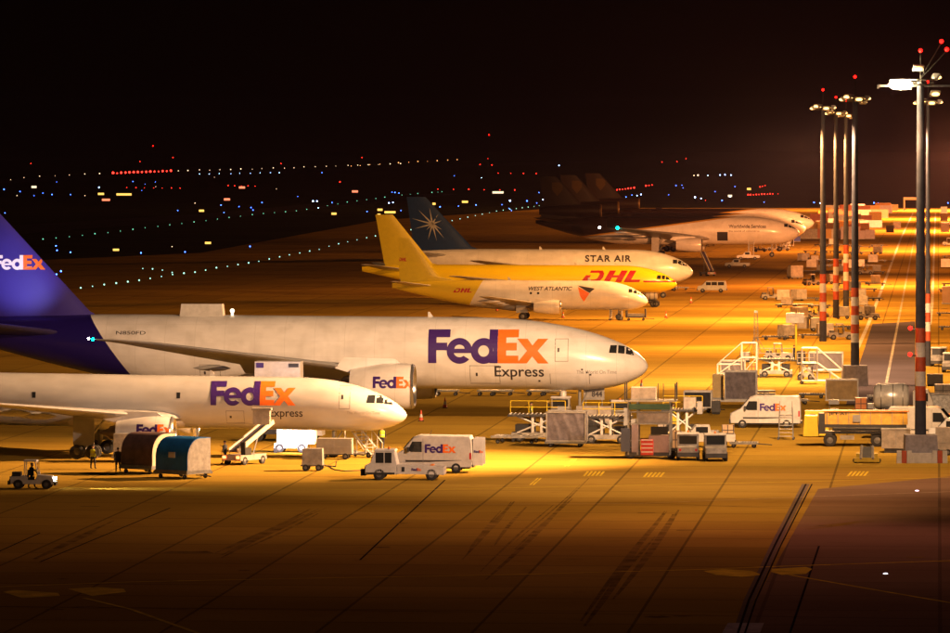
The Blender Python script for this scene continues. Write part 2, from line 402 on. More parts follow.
# ------------------------------------------------------------------ lighting masts, each with its own flood lamps
SOD = glow('sodium_lens', (1, .5, .14), 6)
SODHOT = glow('sodium_lens_bright', (1, .72, .35), 300)
REDL = glow('red_lens', (1, .006, .004), 9)
def spot(parent, loc, aim, power, col, angle=150, blend=.6, size=.6):
    ld = bpy.data.lights.new('flood_beam', 'SPOT'); ld.energy = power; ld.color = col; ld.spot_size = rad(angle); ld.spot_blend = blend; ld.shadow_soft_size = size
    o = bpy.data.objects.new('flood_beam', ld); COL.objects.link(o); o.parent = parent; o.location = loc
    d = Vector((-.15, -.02, -1)) if aim is None else Vector(aim) - (Vector(parent.location) + Vector(loc)); o.rotation_euler = d.to_track_quat('-Z', 'Y').to_euler()
    return o
def mast(px, py, label, bands, floods, beams, top=28.4, r0=.44, base=True, hot=False, rod=2.0):
    T = thing('light_mast', label, 'light mast', P(px, py), 0, 'tall floodlight masts')
    n = 12
    def rr(z): return r0 + (r0 * .58 - r0) * z / top
    def seg(z0, z1, m, nm):
        M().cyl((0, 0, z0), (0, 0, z1), rr(z0), rr(z1), n).build(nm, m, T, 40)
    z0, z1, cnt = bands
    seg(.3, z0, POLE, 'pole_section')
    h = (z1 - z0) / cnt
    for i in range(cnt): seg(z0 + i * h, z0 + (i + 1) * h, (REDBAND, WHITEBAND)[i % 2 if cnt % 2 else (i + 1) % 2], 'painted_band')
    seg(z1, top, POLE, 'pole_section')
    # head frame
    m = M()
    for z in (top - .25, top + .15):
        for i in range(10):
            a, b = 2 * math.pi * i / 10, 2 * math.pi * (i + 1) / 10
            m.bar((1.0 * math.cos(a), 1.0 * math.sin(a), z), (1.0 * math.cos(b), 1.0 * math.sin(b), z), .06)
    for a in range(4): m.bar((math.cos(a * math.pi / 2), math.sin(a * math.pi / 2), top - .05), (0, 0, top - .05), .05)
    m.bar((0, 0, top), (0, 0, top + rod), .035)
    m.build('head_frame', DARK, T)
    M().sph((0, 0, top + rod + .12), .15).build('obstruction_light', REDL, T, True)
    for (ax, ay, az, tx, ty) in floods:      # lamp heads: position and the direction they face
        big = 2.0 if hot and (ax, ay) == floods[0][:2] else 1.0
        hd = M(); d = Vector((tx, ty, -.75)).normalized(); c = Vector((ax, ay, top + az)); u = d.cross(Vector((0, 0, 1))).normalized(); w = d.cross(u)
        def quad(k, o, e=1.0): return [c + d * k + (u * i * .42 * big + w * j * .26 * (big * .7 + .3)) * e for i, j in ((-1, -1), (1, -1), (1, 1), (-1, 1))]
        hd.loft([quad(-.32, 0, .45), quad(-.1, 0, .95), quad(.06, 0)]); fl = hd.build('floodlight', GREY, T)
        M().sph(tuple(c + d * .06), .33 * (2.7 if big > 1 else 1), 16, 8, (1, 1, .42)).build('lamp_lens', SODHOT if hot and (ax, ay) == floods[0][:2] else SOD, fl, True)
    for (lx, ly, lz, aim, pw, col, ang, bl) in beams: spot(T, (lx, ly, top + lz), aim, pw, col, ang, bl)
    if base:
        b = M().box(-1.25, 1.25, -1.1, 1.1, 0, 2.05, .08, .08).build('concrete_base', CONC, T)
    return T
FL = [(-1.2, 0, -.1, -1, .2), (1.2, 0, .0, 1, .3), (.3, -1.1, -.1, .2, -1), (-.3, 1.1, .1, -.2, 1), (.9, .8, -.35, .8, .8), (-.8, -.8, .15, -1, -.6)]
ORG = (1, .42, .11); GLD = (1, .54, .24); NEAR = (1, .53, .22)
K = 1.0
def at3(px, py, h=0): x, y = P(px, py); return (x, y, h)
M1 = mast(920.5, 462, 'nearest and largest floodlight mast, right of the tanker', (4.6, 10.0, 5), [(-1.5, -.5, -.2, -.8, -1), (1.2, 0, .35, 1, .3), (1.1, .3, -.9, .5, -1), (-.2, -.4, 1.0, .2, -1)],
    [(-3.4, -.6, -2.2, None, 17000 * K, NEAR, 150, .35), (-3.0, -0.6, -2.1, at3(110, 462), 640000 * K, NEAR, 66, 1.0), (-3.0, -0.6, -2.1, at3(340, 460), 210000 * K, NEAR, 62, 1.0), (-2.2, 0.9, -2.1, at3(620, 400), 35000 * K, NEAR, 120, 0.9), (-1.5, -1.6, -2.1, at3(480, 430), 60000 * K, NEAR, 140, 1.0), (-2.2, .3, -1.5, (6, 471, 6), 170000 * K, (1, .6, .32), 72, 1.0), (-2.2, .6, -1.5, (-22, 474, 6), 110000 * K, NEAR, 60, 1.0), (-1.0, -1.6, -2.1, at3(400, 600), 30000 * K, (1, .36, .3), 150, 1.0)], hot=True, rod=2.2)
M().box(-3.2, 2.3, -.07, .07, 28.0, 28.16).box(-3.25, -3.1, -.5, .5, 27.9, 28.2).build('head_arm', DARK, M1)
M0 = mast(1012, 516, 'added fill mast out of view beyond the lower right edge of the picture', (4.6, 10.0, 5), FL[:4],
    [(-2.6, .6, -2.1, at3(250, 462), 80000 * K, (1, .62, .4), 66, 1.0), (-2.6, .8, -2.1, at3(520, 452), 52000 * K, (1, .62, .38), 84, 1.0), (-2.6, .8, -2.1, at3(780, 452), 26000 * K, (1, .6, .35), 90, 1.0), (-2.6, -.8, -2.1, at3(150, 590), 24000 * K, (1, .36, .3), 130, 1.0), (-2.6, -.4, -2.1, at3(330, 500), 34000 * K, (1, .5, .22), 120, 1.0)])  # mast out of view, added to fill near vehicle sides and foreground apron
for (dx, dz) in ((-.65, 7.95), (-.62, 9.9), (1.55, 8.2 + 23.1), (1.95, 8.0 + 22.7)):
    if dz < 20: q = M().bar((0, 0, dz), (dx, -.1, dz), .05).build('lamp_bracket', DARK, M1)
    else: q = M().bar((0, 0, 28.6), (dx, 0, dz), .04).build('lamp_bracket', DARK, M1)
    M().sph((dx - (.15 if dx < 0 else 0), -.15, dz + .1), .16).build('red_warning_lamp', REDL, M1, True)
for sx in (-1, 1):
    for k in range(4):
        M().prism([(-.75 - .38 * k, 0), (-.38 - .38 * k, 0), (-.4 - .38 * k, .92), (-.73 - .38 * k, .92)] if sx < 0 else [(.38 + .38 * k, 0), (.75 + .38 * k, 0), (.73 + .38 * k, .92), (.4 + .38 * k, .92)], -1.5, -1.25).build('striped_barrier_block', (REDBAND, WHITEBAND)[k % 2], M1) if k > 0 else None
M().box(-.75, .75, -1.45, -1.25, 0, .75).build('barrier_panel', WHITEBAND, M1)
M1b = mast(928, 369, 'floodlight mast right behind the nearest one', (3, 8, 5), FL[:4], [(-3.4, -.6, -2.2, None, 56000 * K, GLD, 172, .35), (2, 0, -2.1, at3(905, 300), 70000 * K, GLD, 120, 1)], base=False, r0=.3)
M2 = mast(855, 386, 'mast with a grey base and three orange bands beside the dark road patch', (4.3, 9.7, 6), FL, [(-3.4, -.6, -2.2, None, 80000 * K, GLD, 172, .35), (-2.2, -0.5, -2.1, at3(650, 375), 170000 * K, GLD, 120, 1), (-2.2, 0.5, -2.1, at3(520, 318), 150000 * K, GLD, 100, 1)])
M3 = mast(823, 344, 'leftmost of the distant banded masts', (2.8, 8.4, 5), FL, [(-3.4, -.6, -2.2, None, 110000 * K, ORG, 172, .35), (-2.2, -0.6, -2.1, at3(620, 360), 200000 * K, ORG, 120, 1), (-2.2, 0.8, -2.1, at3(480, 305), 130000 * K, ORG, 110, 1)], base=False)
M4 = mast(836, 320, 'second of the distant banded masts from the left', (2.8, 8.4, 5), FL, [(-3.4, -.6, -2.2, None, 110000 * K, ORG, 172, .35), (-2.2, -0.8, -2.1, at3(640, 322), 200000 * K, ORG, 120, 1), (-2.2, 0.8, -2.1, at3(540, 285), 120000 * K, ORG, 110, 1)], base=False)
M5 = mast(846, 309, 'thinnest distant mast, between two thicker ones', (2.8, 9.4, 5), FL, [(-3.4, -.6, -2.2, None, 110000 * K, ORG, 172, .35), (-2.2, 0.6, -2.1, at3(720, 280), 230000 * K, ORG, 120, 1)], base=False)
# unseen masts added past the picture's right edge to light the far apron
FAR = (1, .33, .09)
M6 = mast(981, 284, 'added unseen mast just past the right edge of the picture', (2.8, 8.4, 5), FL, [(-3.4, -.6, -2.2, None, 250000 * K, FAR, 172, .35), (-2.2, -0.6, -2.1, at3(720, 296), 525000 * K, FAR, 120, 1), (-2.2, 0.6, -2.1, at3(768, 240, 4), 3e+06 * K, FAR, 34, 1)], base=False)
M7 = mast(985, 250, 'second added unseen mast past the right edge of the picture', (2.8, 8.4, 5), FL, [(-3.4, -.6, -2.2, None, 437500 * K, FAR, 172, .35), (-2.2, -0.6, -2.1, at3(800, 256), 625000 * K, FAR, 110, 1), (-2.2, .6, -2.1, at3(860, 232), 500000 * K, FAR, 120, 1)], base=False)
M8 = mast(989, 232, 'third added unseen mast past the right edge of the picture', (2.8, 8.4, 5), FL, [(-3.4, 0, -2.2, None, 750000 * K, FAR, 172, .35), (-2.2, 0, -2.1, at3(850, 226), 1.125e+06 * K, FAR, 120, 1)], base=False)
M9 = mast(994, 220, 'fourth added unseen mast past the right edge of the picture', (2.8, 8.4, 5), FL, [(-3.4, 0, -2.2, None, 1.125e+06 * K, FAR, 172, .35), (-2.2, 0, -2.1, at3(860, 217), 1.75e+06 * K, FAR, 120, 1)], base=False)
M10 = mast(998, 211, 'fifth and farthest added unseen mast past the right edge of the picture', (2.8, 8.4, 5), FL, [(-3.4, 0, -2.2, None, 1.5e+06 * K, FAR, 172, .35), (-2.2, 0, -2.1, at3(850, 210), 2.5e+06 * K, FAR, 120, 1)], base=False)

for (x, y, lb) in ((917, 491, 'small inset light in the dark tarmac below the nearest mast'), (885.5, 574, 'small inset light in the foreground tarmac at lower right')):
    t_ = M().lathe([(0, .13), (.03, .12), (.05, .07)], 'z', (0, 0, 0), 16, True).build('inset_ground_light', glow('inset_lens', (.9, .8, 1), 4)); t_.location = (*P(x, y), .01); tag(t_, lb, 'ground light')
# ------------------------------------------------------------------ aircraft
def livery(name, kind):
    m, n, l, b = newmat(name)
    tc = n.new('ShaderNodeTexCoord'); sx = n.new('ShaderNodeSeparateXYZ'); l.new(tc.outputs['Object'], sx.inputs[0])
    def math_(op, a, c=None, v=None):
        q = n.new('ShaderNodeMath'); q.operation = op
        for i, s in enumerate((a, c)):
            if s is None: continue
            if isinstance(s, (int, float)): q.inputs[i].default_value = s
            else: l.new(s, q.inputs[i])
        return q.outputs[0]
    def mix(f, A, B):
        q = n.new('ShaderNodeMix'); q.data_type = 'RGBA'; l.new(f, q.inputs[0])
        for i, s in ((6, A), (7, B)):
            if isinstance(s, tuple): q.inputs[i].default_value = (*s, 1)
            else: l.new(s, q.inputs[i])
        return q.outputs[2]
    X, Z = sx.outputs[0], sx.outputs[2]
    nz = n.new('ShaderNodeTexNoise'); nz.inputs['Scale'].default_value = .35; nz.inputs['Detail'].default_value = 10
    mp = n.new('ShaderNodeMapping'); mp.inputs['Scale'].default_value = (1, 1, 2.5); l.new(tc.outputs['Object'], mp.inputs[0]); l.new(mp.outputs[0], nz.inputs['Vector'])
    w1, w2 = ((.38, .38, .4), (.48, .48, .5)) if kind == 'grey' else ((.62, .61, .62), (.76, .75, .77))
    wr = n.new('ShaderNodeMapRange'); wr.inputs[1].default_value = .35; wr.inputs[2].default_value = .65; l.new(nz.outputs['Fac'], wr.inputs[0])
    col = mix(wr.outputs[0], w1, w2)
    # panel joints
    fx = math_('FRACT', math_('MULTIPLY', X, 1 / 2.6)); line = math_('LESS_THAN', fx, .006)
    col = mix(line, col, (.42, .42, .42))
    fz = math_('FRACT', math_('MULTIPLY', Z, 1 / 1.37)); col = mix(math_('MULTIPLY', math_('LESS_THAN', fz, .012), .5), col, (.42, .42, .42))
    n2 = n.new('ShaderNodeTexNoise'); n2.inputs['Scale'].default_value = 1.0; n2.inputs['Detail'].default_value = 9
    m2 = n.new('ShaderNodeMapping'); m2.inputs['Scale'].default_value = (.7, 1, .12); l.new(tc.outputs['Object'], m2.inputs[0]); l.new(m2.outputs[0], n2.inputs['Vector'])
    r2 = n.new('ShaderNodeMapRange'); r2.inputs[1].default_value = .52; r2.inputs[2].default_value = .8; r2.inputs[4].default_value = .5; l.new(n2.outputs['Fac'], r2.inputs[0])
    col = mix(r2.outputs[0], col, (.4, .38, .36))
    if kind == 'fedex777':
        # purple aft of a sloped line
        f = math_('LESS_THAN', math_('ADD', X, math_('MULTIPLY', Z, .72)), -48.4 + 8.95 * .72)
        col = mix(f, col, (.012, .006, .12))
    if kind == 'westatlantic':
        f = math_('LESS_THAN', math_('ADD', X, math_('MULTIPLY', Z, -.55)), -25.6)
        col = mix(f, col, (.62, .48, .03))
    if kind == 'yellow':
        y = mix(wr.outputs[0], (.8, .6, .008), (.86, .66, .01))
        a = math_('MULTIPLY', math_('GREATER_THAN', Z, 3.72), math_('LESS_THAN', Z, 3.98))
        g1 = math_('LESS_THAN', X, -14.6); g2 = math_('GREATER_THAN', X, -4.9)
        g3 = math_('MULTIPLY', math_('GREATER_THAN', X, -24), 1.0)
        f = math_('MULTIPLY', a, math_('MAXIMUM', g1, g2))
        col = mix(f, y, (.42, .012, .02))
    if kind == 'brown':
        f = math_('GREATER_THAN', math_('ADD', Z, math_('MULTIPLY', X, -.135)), 10.6)
        gl_ = math_('MULTIPLY', f, math_('LESS_THAN', math_('ADD', Z, math_('MULTIPLY', X, -.135)), 10.9))
        col = mix(f, col, (.018, .008, .005)); col = mix(gl_, col, (.5, .28, .04))
    if kind == 'blue_tail': col = mix(math_('LESS_THAN', X, 99), col, (.012, .035, .12))
    l.new(col, b.inputs['Base Color']); b.inputs['Roughness'].default_value = .3
    b.inputs['Coat Weight'].default_value = .25; b.inputs['Coat Roughness'].default_value = .15
    bp = n.new('ShaderNodeBump'); bp.inputs['Strength'].default_value = .06; bp.inputs['Distance'].default_value = .3; l.new(nz.outputs['Fac'], bp.inputs['Height']); l.new(bp.outputs[0], b.inputs['Normal'])
    return m
LIV = {k: livery('aircraft_' + k, k) for k in ('fedex777', 'plain', 'grey', 'westatlantic', 'yellow', 'brown')}
WINGM = paint('wing_grey', (.42, .42, .44), .35, .2)
WINGUP = paint('wing_light_grey', (.5, .5, .52), .3, .1)
LIPM = paint('inlet_lip', (.7, .7, .7), .2, .9)
TITAN = paint('exhaust_metal', (.18, .15, .13), .4, .8)
FINBLUE = paint('star_fin_blue', (.006, .025, .10), .5, spec=.2)
FINBROWN = paint('tail_brown', (.014, .006, .004), .5, spec=.15)
FINYEL = paint('fin_yellow', (.6, .48, .02), .35, var=.1)
NAVG = glow('green_nav_lens', (.0, 1, .75), 60)
NAVW = glow('white_nav_lens', (1, .95, .9), 45)
AIRF = [(1, .0), (.8, .035), (.55, .06), (.3, .068), (.12, .05), (.03, .026), (0, 0), (.03, -.02), (.12, -.034), (.3, -.045), (.55, -.035), (.8, -.014)]
def section(dle, y, z, c, th, rot=0):
    k = th / .12
    return [(-(dle + a * c), y, z + t * c * k) for a, t in AIRF]
def aircraft(sp):
    L, hh, hw, zc = sp['L'], sp['hh'], sp['hw'], sp['zc']
    T = thing('cargo_aircraft', sp['label'], 'aircraft', sp['xy'], sp.get('yaw', YAW), sp.get('group'))
    rk = sp.get('rake', 0.0); dref = sp['mg'][0]
    def rake(pts): return [(p[0], p[1], p[2] + rk * (-p[0] - dref)) for p in pts]
    ztip, LnT, LnB, pT, pB = sp['ztip'], sp['LnT'], sp['LnB'], sp['pT'], sp['pB']
    tb, zend = sp['tail_start'], sp['zend']
    ring = []
    ds = [0.0, .03, .08, .16, .28, .45, .7, 1.0, 1.35, 1.8, 2.3, 2.9, 3.6, 4.4, 5.3, 6.4, 7.6, 9, 10.5, 12.2, 14.5]
    d = 16.5
    while d < L - .3: ds.append(d); d += 1.5
    ds += [L - .15, L]
    ds = [x for x in ds if x <= L]
    def prof(d):
        t = min(1, d / LnT); top = ztip + (zc + hh - ztip) * (1 - (1 - t) ** 2) ** pT
        t = min(1, d / LnB); bot = ztip - (ztip - (zc - hh)) * (1 - (1 - t) ** 2) ** pB
        t = min(1, d / (LnT * .62)); w = hw * (1 - (1 - t) ** 2) ** .52
        if d > tb:
            u = (d - tb) / (L - tb)
            bot = (zc - hh) + (zend - .35 - (zc - hh)) * (u ** 1.35)
            top = zc + hh - (zc + hh - (zend + .35)) * (u ** 2.4)
            w = hw * (1 - u ** 1.5 * .93)
        return top, bot, w
    for d in ds:
        top, bot, w = prof(d)
        h = max((top - bot) / 2, .01); c = (top + bot) / 2; w = max(w, .01)
        n = 48
        ring.append(rake([(-d, w * math.sin(2 * math.pi * i / n), c + h * math.cos(2 * math.pi * i / n)) for i in range(n)]))
    fus = M().loft(ring).build('fuselage', LIV[sp['liv']], T, 60)
    bv = bvh_of(fus)
    # belly fairing
    wl_ = sp['wing']; r0 = wl_[0]
    f0, f1 = r0[0] - 1.5, r0[0] + r0[3] + 2.5
    R = []
    for i in range(13):
        u = i / 12; k = max(.02, math.sin(math.pi * u)) ** .45
        R.append([(-(f0 + (f1 - f0) * u), hw * 1.02 * k * math.cos(a), zc - hh * .62 + hh * .52 * k * math.sin(a)) for a in [2 * math.pi * j / 20 for j in range(20)]])
    M().loft([rake(r) for r in R]).build('belly_fairing', LIV['plain'], T, True)
    # wings
    for sd in (-1, 1):
        R = [rake(section(q[0], sd * q[1], q[2], q[3], q[4])) for q in wl_]
        w = M().loft(R).build('wing', WINGM if sp['liv'] != 'plain' else WINGM, T, 30)
        # flap track fairings
        for q in sp.get('ftf', (.35, .55, .75)):
            a, b = wl_[1], wl_[-2] if len(wl_) > 3 else wl_[-1]
            y = a[1] + (b[1] - a[1]) * q; te = a[0] + a[3] + (b[0] + b[3] - a[0] - a[3]) * q; z = a[2] + (b[2] - a[2]) * q - .25
            mm = M(); mm.loft([rake([(-(te - 2.2 + 3.2 * u), sd * y + .22 * k * math.cos(t), z - .1 + .28 * k * math.sin(t)) for t in [2 * math.pi * j / 8 for j in range(8)]]) for u, k in ((0, .1), (.2, .8), (.5, 1), (.8, .6), (1, .05))])
            mm.build('flap_fairing', WINGM, w, True)
        tp = wl_[-1]
        if sp.get('navs') and sd == -1:
            a = rake([(-(tp[0] + .1), sd * (tp[1] + .05), tp[2])])[0]; nr = sp['navs']
            M().sph(a, nr).build('navigation_light', NAVG, w, True)
            a = rake([(-(tp[0] + tp[3] + 1.6 * (nr > .12)), sd * (tp[1] - .3), tp[2] + .05)])[0]
            M().sph(a, nr * .8).build('position_light', NAVW, w, True)
        if sp.get('winglet'):
            R = [rake(section(tp[0], sd * tp[1], tp[2], tp[3], .08)), rake([(p[0] - 1.0, p[1] + sd * 1.2, p[2] + 2.1) for p in section(tp[0], sd * tp[1], tp[2], tp[3] * .6, .06)])]
            M().loft(R).build('winglet', FINBROWN, w, 30)
    # engines
    for (d, y, z, r, ln) in sp['eng']:
        for sd in (-1, 1):
            c = rake([(-d, sd * y, z)])[0]
            e = M().lathe([(-ln * .16, r * .74), (0, r * .86), (.03, r * .92), (-ln * .06, r * .99), (-ln * .25, r * 1.03), (-ln * .5, r * 1.0), (-ln * .8, r * .86), (-ln, r * .74), (-ln * .97, r * .68), (-ln * .7, r * .6)], 'x', c, 32).build('engine', LIV['plain'], T, 50)
            M().lathe([(-ln * .1, r * .8), (-.02, r * .83), (.06, r * .88), (.03, r * .93), (-.16, r * 1.005)], 'x', c, 32).build('inlet_lip', LIPM, e, 50)
            M().lathe([(-ln * .5, r * .62), (-ln * .9, r * .55), (-ln * 1.12, r * .42), (-ln * 1.15, r * .28), (-ln * 1.32, .03)], 'x', c, 24).build('exhaust_cone', TITAN, e, 50)
            M().lathe([(-ln * .16, r * .75), (-ln * .155, r * .3), (-.02 * ln, .02)], 'x', c, 24).build('fan', DARK, e, 50)
            zt = z + r * .75
            M().prism([(-(d + ln * .12), zt), (-(d + ln * .3), zt + r * .42), (-(d + ln * 1.1), zt + r * .5), (-(d + ln * 1.25), zt), (-(d + ln * .9), zt - r * .3)], sd * y - .16, sd * y + .16, 'y').build('pylon', LIV['plain'], e)
            if sp.get('englogo') and sd == -1:
                fedex(e, bvh_of(e), c[0] - ln * .62, z - .15, sp['englogo'], step=.25)
    # tail
    fin = sp['fin']   # list of (dLE, z, chord, thickness)
    R = []
    for (d, z, c, th) in fin:
        R.append([(-(d + a * c), t * c * th / .12, z) for a, t in [(p[0], p[1] * (1 if i < 7 else 1)) for i, p in enumerate(AIRF)]])
    # symmetric section
    R = []
    SYM = [(1, 0), (.8, .03), (.5, .055), (.25, .06), (.08, .04), (0, 0), (.08, -.04), (.25, -.06), (.5, -.055), (.8, -.03)]
    for (d, z, c, th) in fin: R.append([(-(d + a * c), t * c * th / .12, z) for a, t in SYM])
    fo = M().loft([rake(r) for r in R]).build('vertical_fin', sp['finmat'], T, 30)
    for sd in (-1, 1):
        (d0, y0, z0, c0), (d1, y1, z1, c1) = sp['stab']
        M().loft([rake(section(d0, sd * y0, z0, c0, .1)), rake(section(d1, sd * y1, z1, c1, .08))]).build('horizontal_stabilizer', sp.get('stabmat', WINGM), T, 30)
    # doors / cockpit glass
    if sp.get('tail_engine'):
        d, z, r, ln = sp['tail_engine']
        e = M().lathe([(0, r * .9), (.05, r * .98), (-ln * .15, r), (-ln * .6, r * .95), (-ln, r * .6), (-ln * .95, r * .5)], 'x', (-d, 0, z), 28).build('tail_engine', FINBROWN, T, 50)
        M().lathe([(-.6, r * .8), (.05, r * .88), (.1, r * .93), (-.15, r * 1.005)], 'x', (-d, 0, z), 28).build('inlet_lip', ROOFDK, e, 50)
        M().lathe([(-.6, r * .82), (-.55, .05)], 'x', (-d, 0, z), 28).build('fan', DARK, e, 50)
    for poly in sp['cockpit']:
        for s in ('-y', '+y'):
            pp = [(-d, z) for d, z in poly] if s == '-y' else [(d, z) for d, z in poly]
            decal('cockpit_window', GLASS, poly_bm(pp), bv, T, s, .2, .012)
    for (d, z0, w, h) in sp.get('doors', []):
        # thin frame outline of a door
        t = .05; o = decal('door', sp.get('doormat', DOORL), poly_bm([(-d, z0), (-d + w, z0), (-d + w, z0 + t), (-d, z0 + t)], [(-d, z0 + h), (-d + w, z0 + h), (-d + w, z0 + h - t), (-d, z0 + h - t)],
              [(-d, z0), (-d + t, z0), (-d + t, z0 + h), (-d, z0 + h)], [(-d + w, z0), (-d + w - t, z0), (-d + w - t, z0 + h), (-d + w, z0 + h)]), bv, T, '-y', .3, .01)
        decal('door_handle', INK, poly_bm([(-d + w * .2, z0 + h * .42), (-d + w * .2 + .16, z0 + h * .42), (-d + w * .2 + .16, z0 + h * .6), (-d + w * .2, z0 + h * .6)]), bv, o, '-y', .3, .014)
    # landing gear
    d, y, nax, wr, tr = sp['mg']
    for sd in (-1, 1):
        zb = zc - hh * .5
        g = M().cyl((-d, sd * y, wr), (-d, sd * y * .92, zb), .18, .24).bar((-d + 1.6, sd * y * .9, zb), (-d, sd * y, wr + .6), .09).box(-d - .9, -d + .7, sd * y - .06 + sd * .35, sd * y + .06 + sd * .35, wr + .5, zb + .1).build('main_gear', GREY, T)
        for k in range(nax):
            xx = -d + (k - (nax - 1) / 2) * wr * 2.25
            wheels(g, [(xx, sd * y + q) for q in (-tr, tr)], wr, wr * .7)
    d = sp['ng']; wr = sp['mg'][3] * .8
    g = M().cyl((-d, 0, wr), (-d, 0, zc - hh * .7), .11, .14).bar((-d + 1.1, 0, zc - hh * .8), (-d, 0, wr + .5), .06).build('nose_gear', GREY, T)
    wheels(g, [(-d, -.25), (-d, .25)], wr, .3)
    for q in sp.get('blades', []):
        top = prof(q)[0] + rk * (q - dref)
        M().prism([(-q - .25, top - .05), (-q + .25, top - .05), (-q - .1, top + .42), (-q - .25, top + .42)], -.03, .03).build('blade_antenna', WHITE, T)
    T['bv'] = 0
    return T, fus, bv, fo
DOORL = paint('door_outline', (.25, .24, .25), .5)
def nose_xy(px, s): return ((px - CX) / s, F_PX / s)
# --- the long twin-jet freighter
def win(d0, z0, scale, n=3, slope=-.55, w=.62, h=.62, gap=.12):
    out = []
    for i in range(n):
        d = d0 + i * (w + gap); z = z0 + i * .0 + (i - 0) * (-slope) * 0
        out.append([(d, z + i * slope * -.18), (d + w, z + (i + 1) * slope * -.18), (d + w, z + h + (i + 1) * slope * -.26), (d, z + h + i * slope * -.26 - .04)])
    return out
T777, f777, b777, fin777 = aircraft(dict(label='long white freighter with a purple tail, behind the nearest aircraft', xy=nose_xy(648, 11.6),
    L=62.9, hh=3.1, hw=3.1, zc=5.85, ztip=4.85, LnT=14.5, LnB=6.0, pT=.6, pB=.55, tail_start=41.5, zend=8.0, liv='fedex777', rake=.006,
    wing=[(20.0, 1.5, 3.9, 14.5, .11), (21.2, 3.2, 4.1, 13.4, .11), (26.1, 10.5, 5.1, 8.0, .10), (38.2, 28.0, 7.4, 3.4, .09), (41.3, 31.4, 7.8, 1.9, .08), (43.2, 32.4, 7.9, .5, .07)],
    navs=.12, eng=[(19.3, 9.8, 3.35, 1.93, 5.4)], englogo=.95,
    fin=[(47.2, 8.4, 12.2, .08), (48.6, 9.2, 10.6, .09), (57.4, 18.6, 3.6, .09)], finmat=PURPLE, stab=((50.5, 1.6, 7.3, 7.5), (61.0, 10.7, 9.0, 2.5)), stabmat=paint('stab_purple', (.05, .04, .13), .35),
    cockpit=[[(1.95, 5.78), (2.5, 5.84), (2.5, 6.5), (1.95, 6.4)], [(2.62, 5.84), (3.25, 5.88), (3.15, 6.52), (2.62, 6.5)], [(1.15, 5.62), (1.83, 5.76), (1.83, 6.34), (1.35, 6.08)]],
    doors=[(7.85, 5.15, 1.15, 1.95), (15.2, 3.2, 2.6, 1.6), (38.6, 3.3, 1.8, 1.5)], ftf=(.28,), mg=(31.5, 5.5, 3, .66, .62), ng=5.9, blades=(37.5, 39.8, 18.8)))
fedex(T777, b777, -18.75, 5.0, 2.85, step=.35)
decal('express_lettering', INK, fit(text_bm('Express', .012), -13.05, -8.8, 3.55, 4.75), b777, T777, step=.3)
decal('slogan_lettering', GREY, fit(text_bm('The World On Time', 0), -6.0, -2.6, 4.1, 4.42), b777, T777, step=.5)
fedex(fin777, bvh_of(fin777), -57.0, 12.9, 1.25, c1=FWHITE, step=.8, off=.03)
fedex_reg = decal('registration_lettering', INK, fit(text_bm('N850FD', .01), -45.9, -43.3, 7.35, 7.65), b777, T777, step=.5)
M().box(-40.6, -36.8, -.9, .9, 8.7, 9.95, .12, .3).build('satellite_radome', WHITE, T777)
M().cyl((-36.1, 0, 8.8), (-36.1, 0, 9.2), .12).sph((-36.1, 0, 9.35), .2).build('anticollision_light', glow('amber_white_lens', (1, .85, .6), 2.2), T777)
for dx, dz in ((29.0, 3.6), (24.6, 3.9), (5.6, 4.4), (5.2, 4.15), (4.9, 3.95), (9.3, 3.4), (26.5, 3.55), (33, 3.8)): decal('pressure_port', INK, poly_bm([(-dx, dz), (-dx + .16, dz), (-dx + .16, dz + .14), (-dx, dz + .14)]), b777, T777, off=.02)
for dx in (8.3, 4.95): decal('panel_seam', DOORL, poly_bm([(-dx, 3.2), (-dx + .05, 3.2), (-dx + .05, 4.1), (-dx, 4.1)]), b777, T777, off=.015)
# --- nearest freighter
SP757 = dict(L=46.9, hh=2.0, hw=1.88, zc=4.25, ztip=3.5, LnT=8.2, LnB=3.7, pT=.66, pB=.55, tail_start=30.5, zend=5.5,
    wing=[(16.5, 1.0, 3.0, 8.6, .12), (17.3, 1.9, 3.1, 8.0, .12), (20.6, 7.0, 3.6, 5.5, .11), (30.4, 18.6, 4.9, 1.9, .09), (31.0, 19.0, 4.95, 1.2, .08)],
    eng=[(16.9, 6.4, 2.2, 1.25, 4.3)], fin=[(34.0, 5.9, 9.3, .06), (36.4, 6.4, 7.2, .09), (42.3, 13.6, 2.6, .09)], stab=((39.5, .8, 5.4, 4.2), (44.8, 7.6, 6.3, 1.5)),
    mg=(24.0, 3.66, 2, .54, .45), ng=5.6,
    cockpit=[[(1.72, 4.14), (2.22, 4.18), (2.2, 4.76), (1.72, 4.68)], [(2.32, 4.18), (2.95, 4.2), (2.85, 4.76), (2.32, 4.76)], [(1.02, 4.02), (1.62, 4.13), (1.62, 4.62), (1.2, 4.42)]])
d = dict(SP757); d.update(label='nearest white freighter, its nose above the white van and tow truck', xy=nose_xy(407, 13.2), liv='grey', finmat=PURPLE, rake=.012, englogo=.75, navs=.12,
    doors=[(5.0, 3.75, .85, 1.75), (13.6, 2.6, 1.4, 1.0), (30, 2.7, 1.4, 1.0)], blades=(14.8,))
T757, f757, b757, _ = aircraft(d)
fedex(T757, b757, -14.75, 4.0, 1.78, step=.25)
decal('express_lettering', INK, fit(text_bm('Express', .012), -10.3, -7.75, 2.95, 3.75), b757, T757, step=.25)
decal('slogan_lettering', GREY, fit(text_bm('The World On Time', 0), -4.4, -1.9, 3.35, 3.58), b757, T757, step=.5)
for dd in (17.35, 28.4): decal('cabin_window', GLASS, poly_bm([(-dd, 4.5), (-dd + .28, 4.5), (-dd + .28, 4.95), (-dd, 4.95)]), b757, T757)
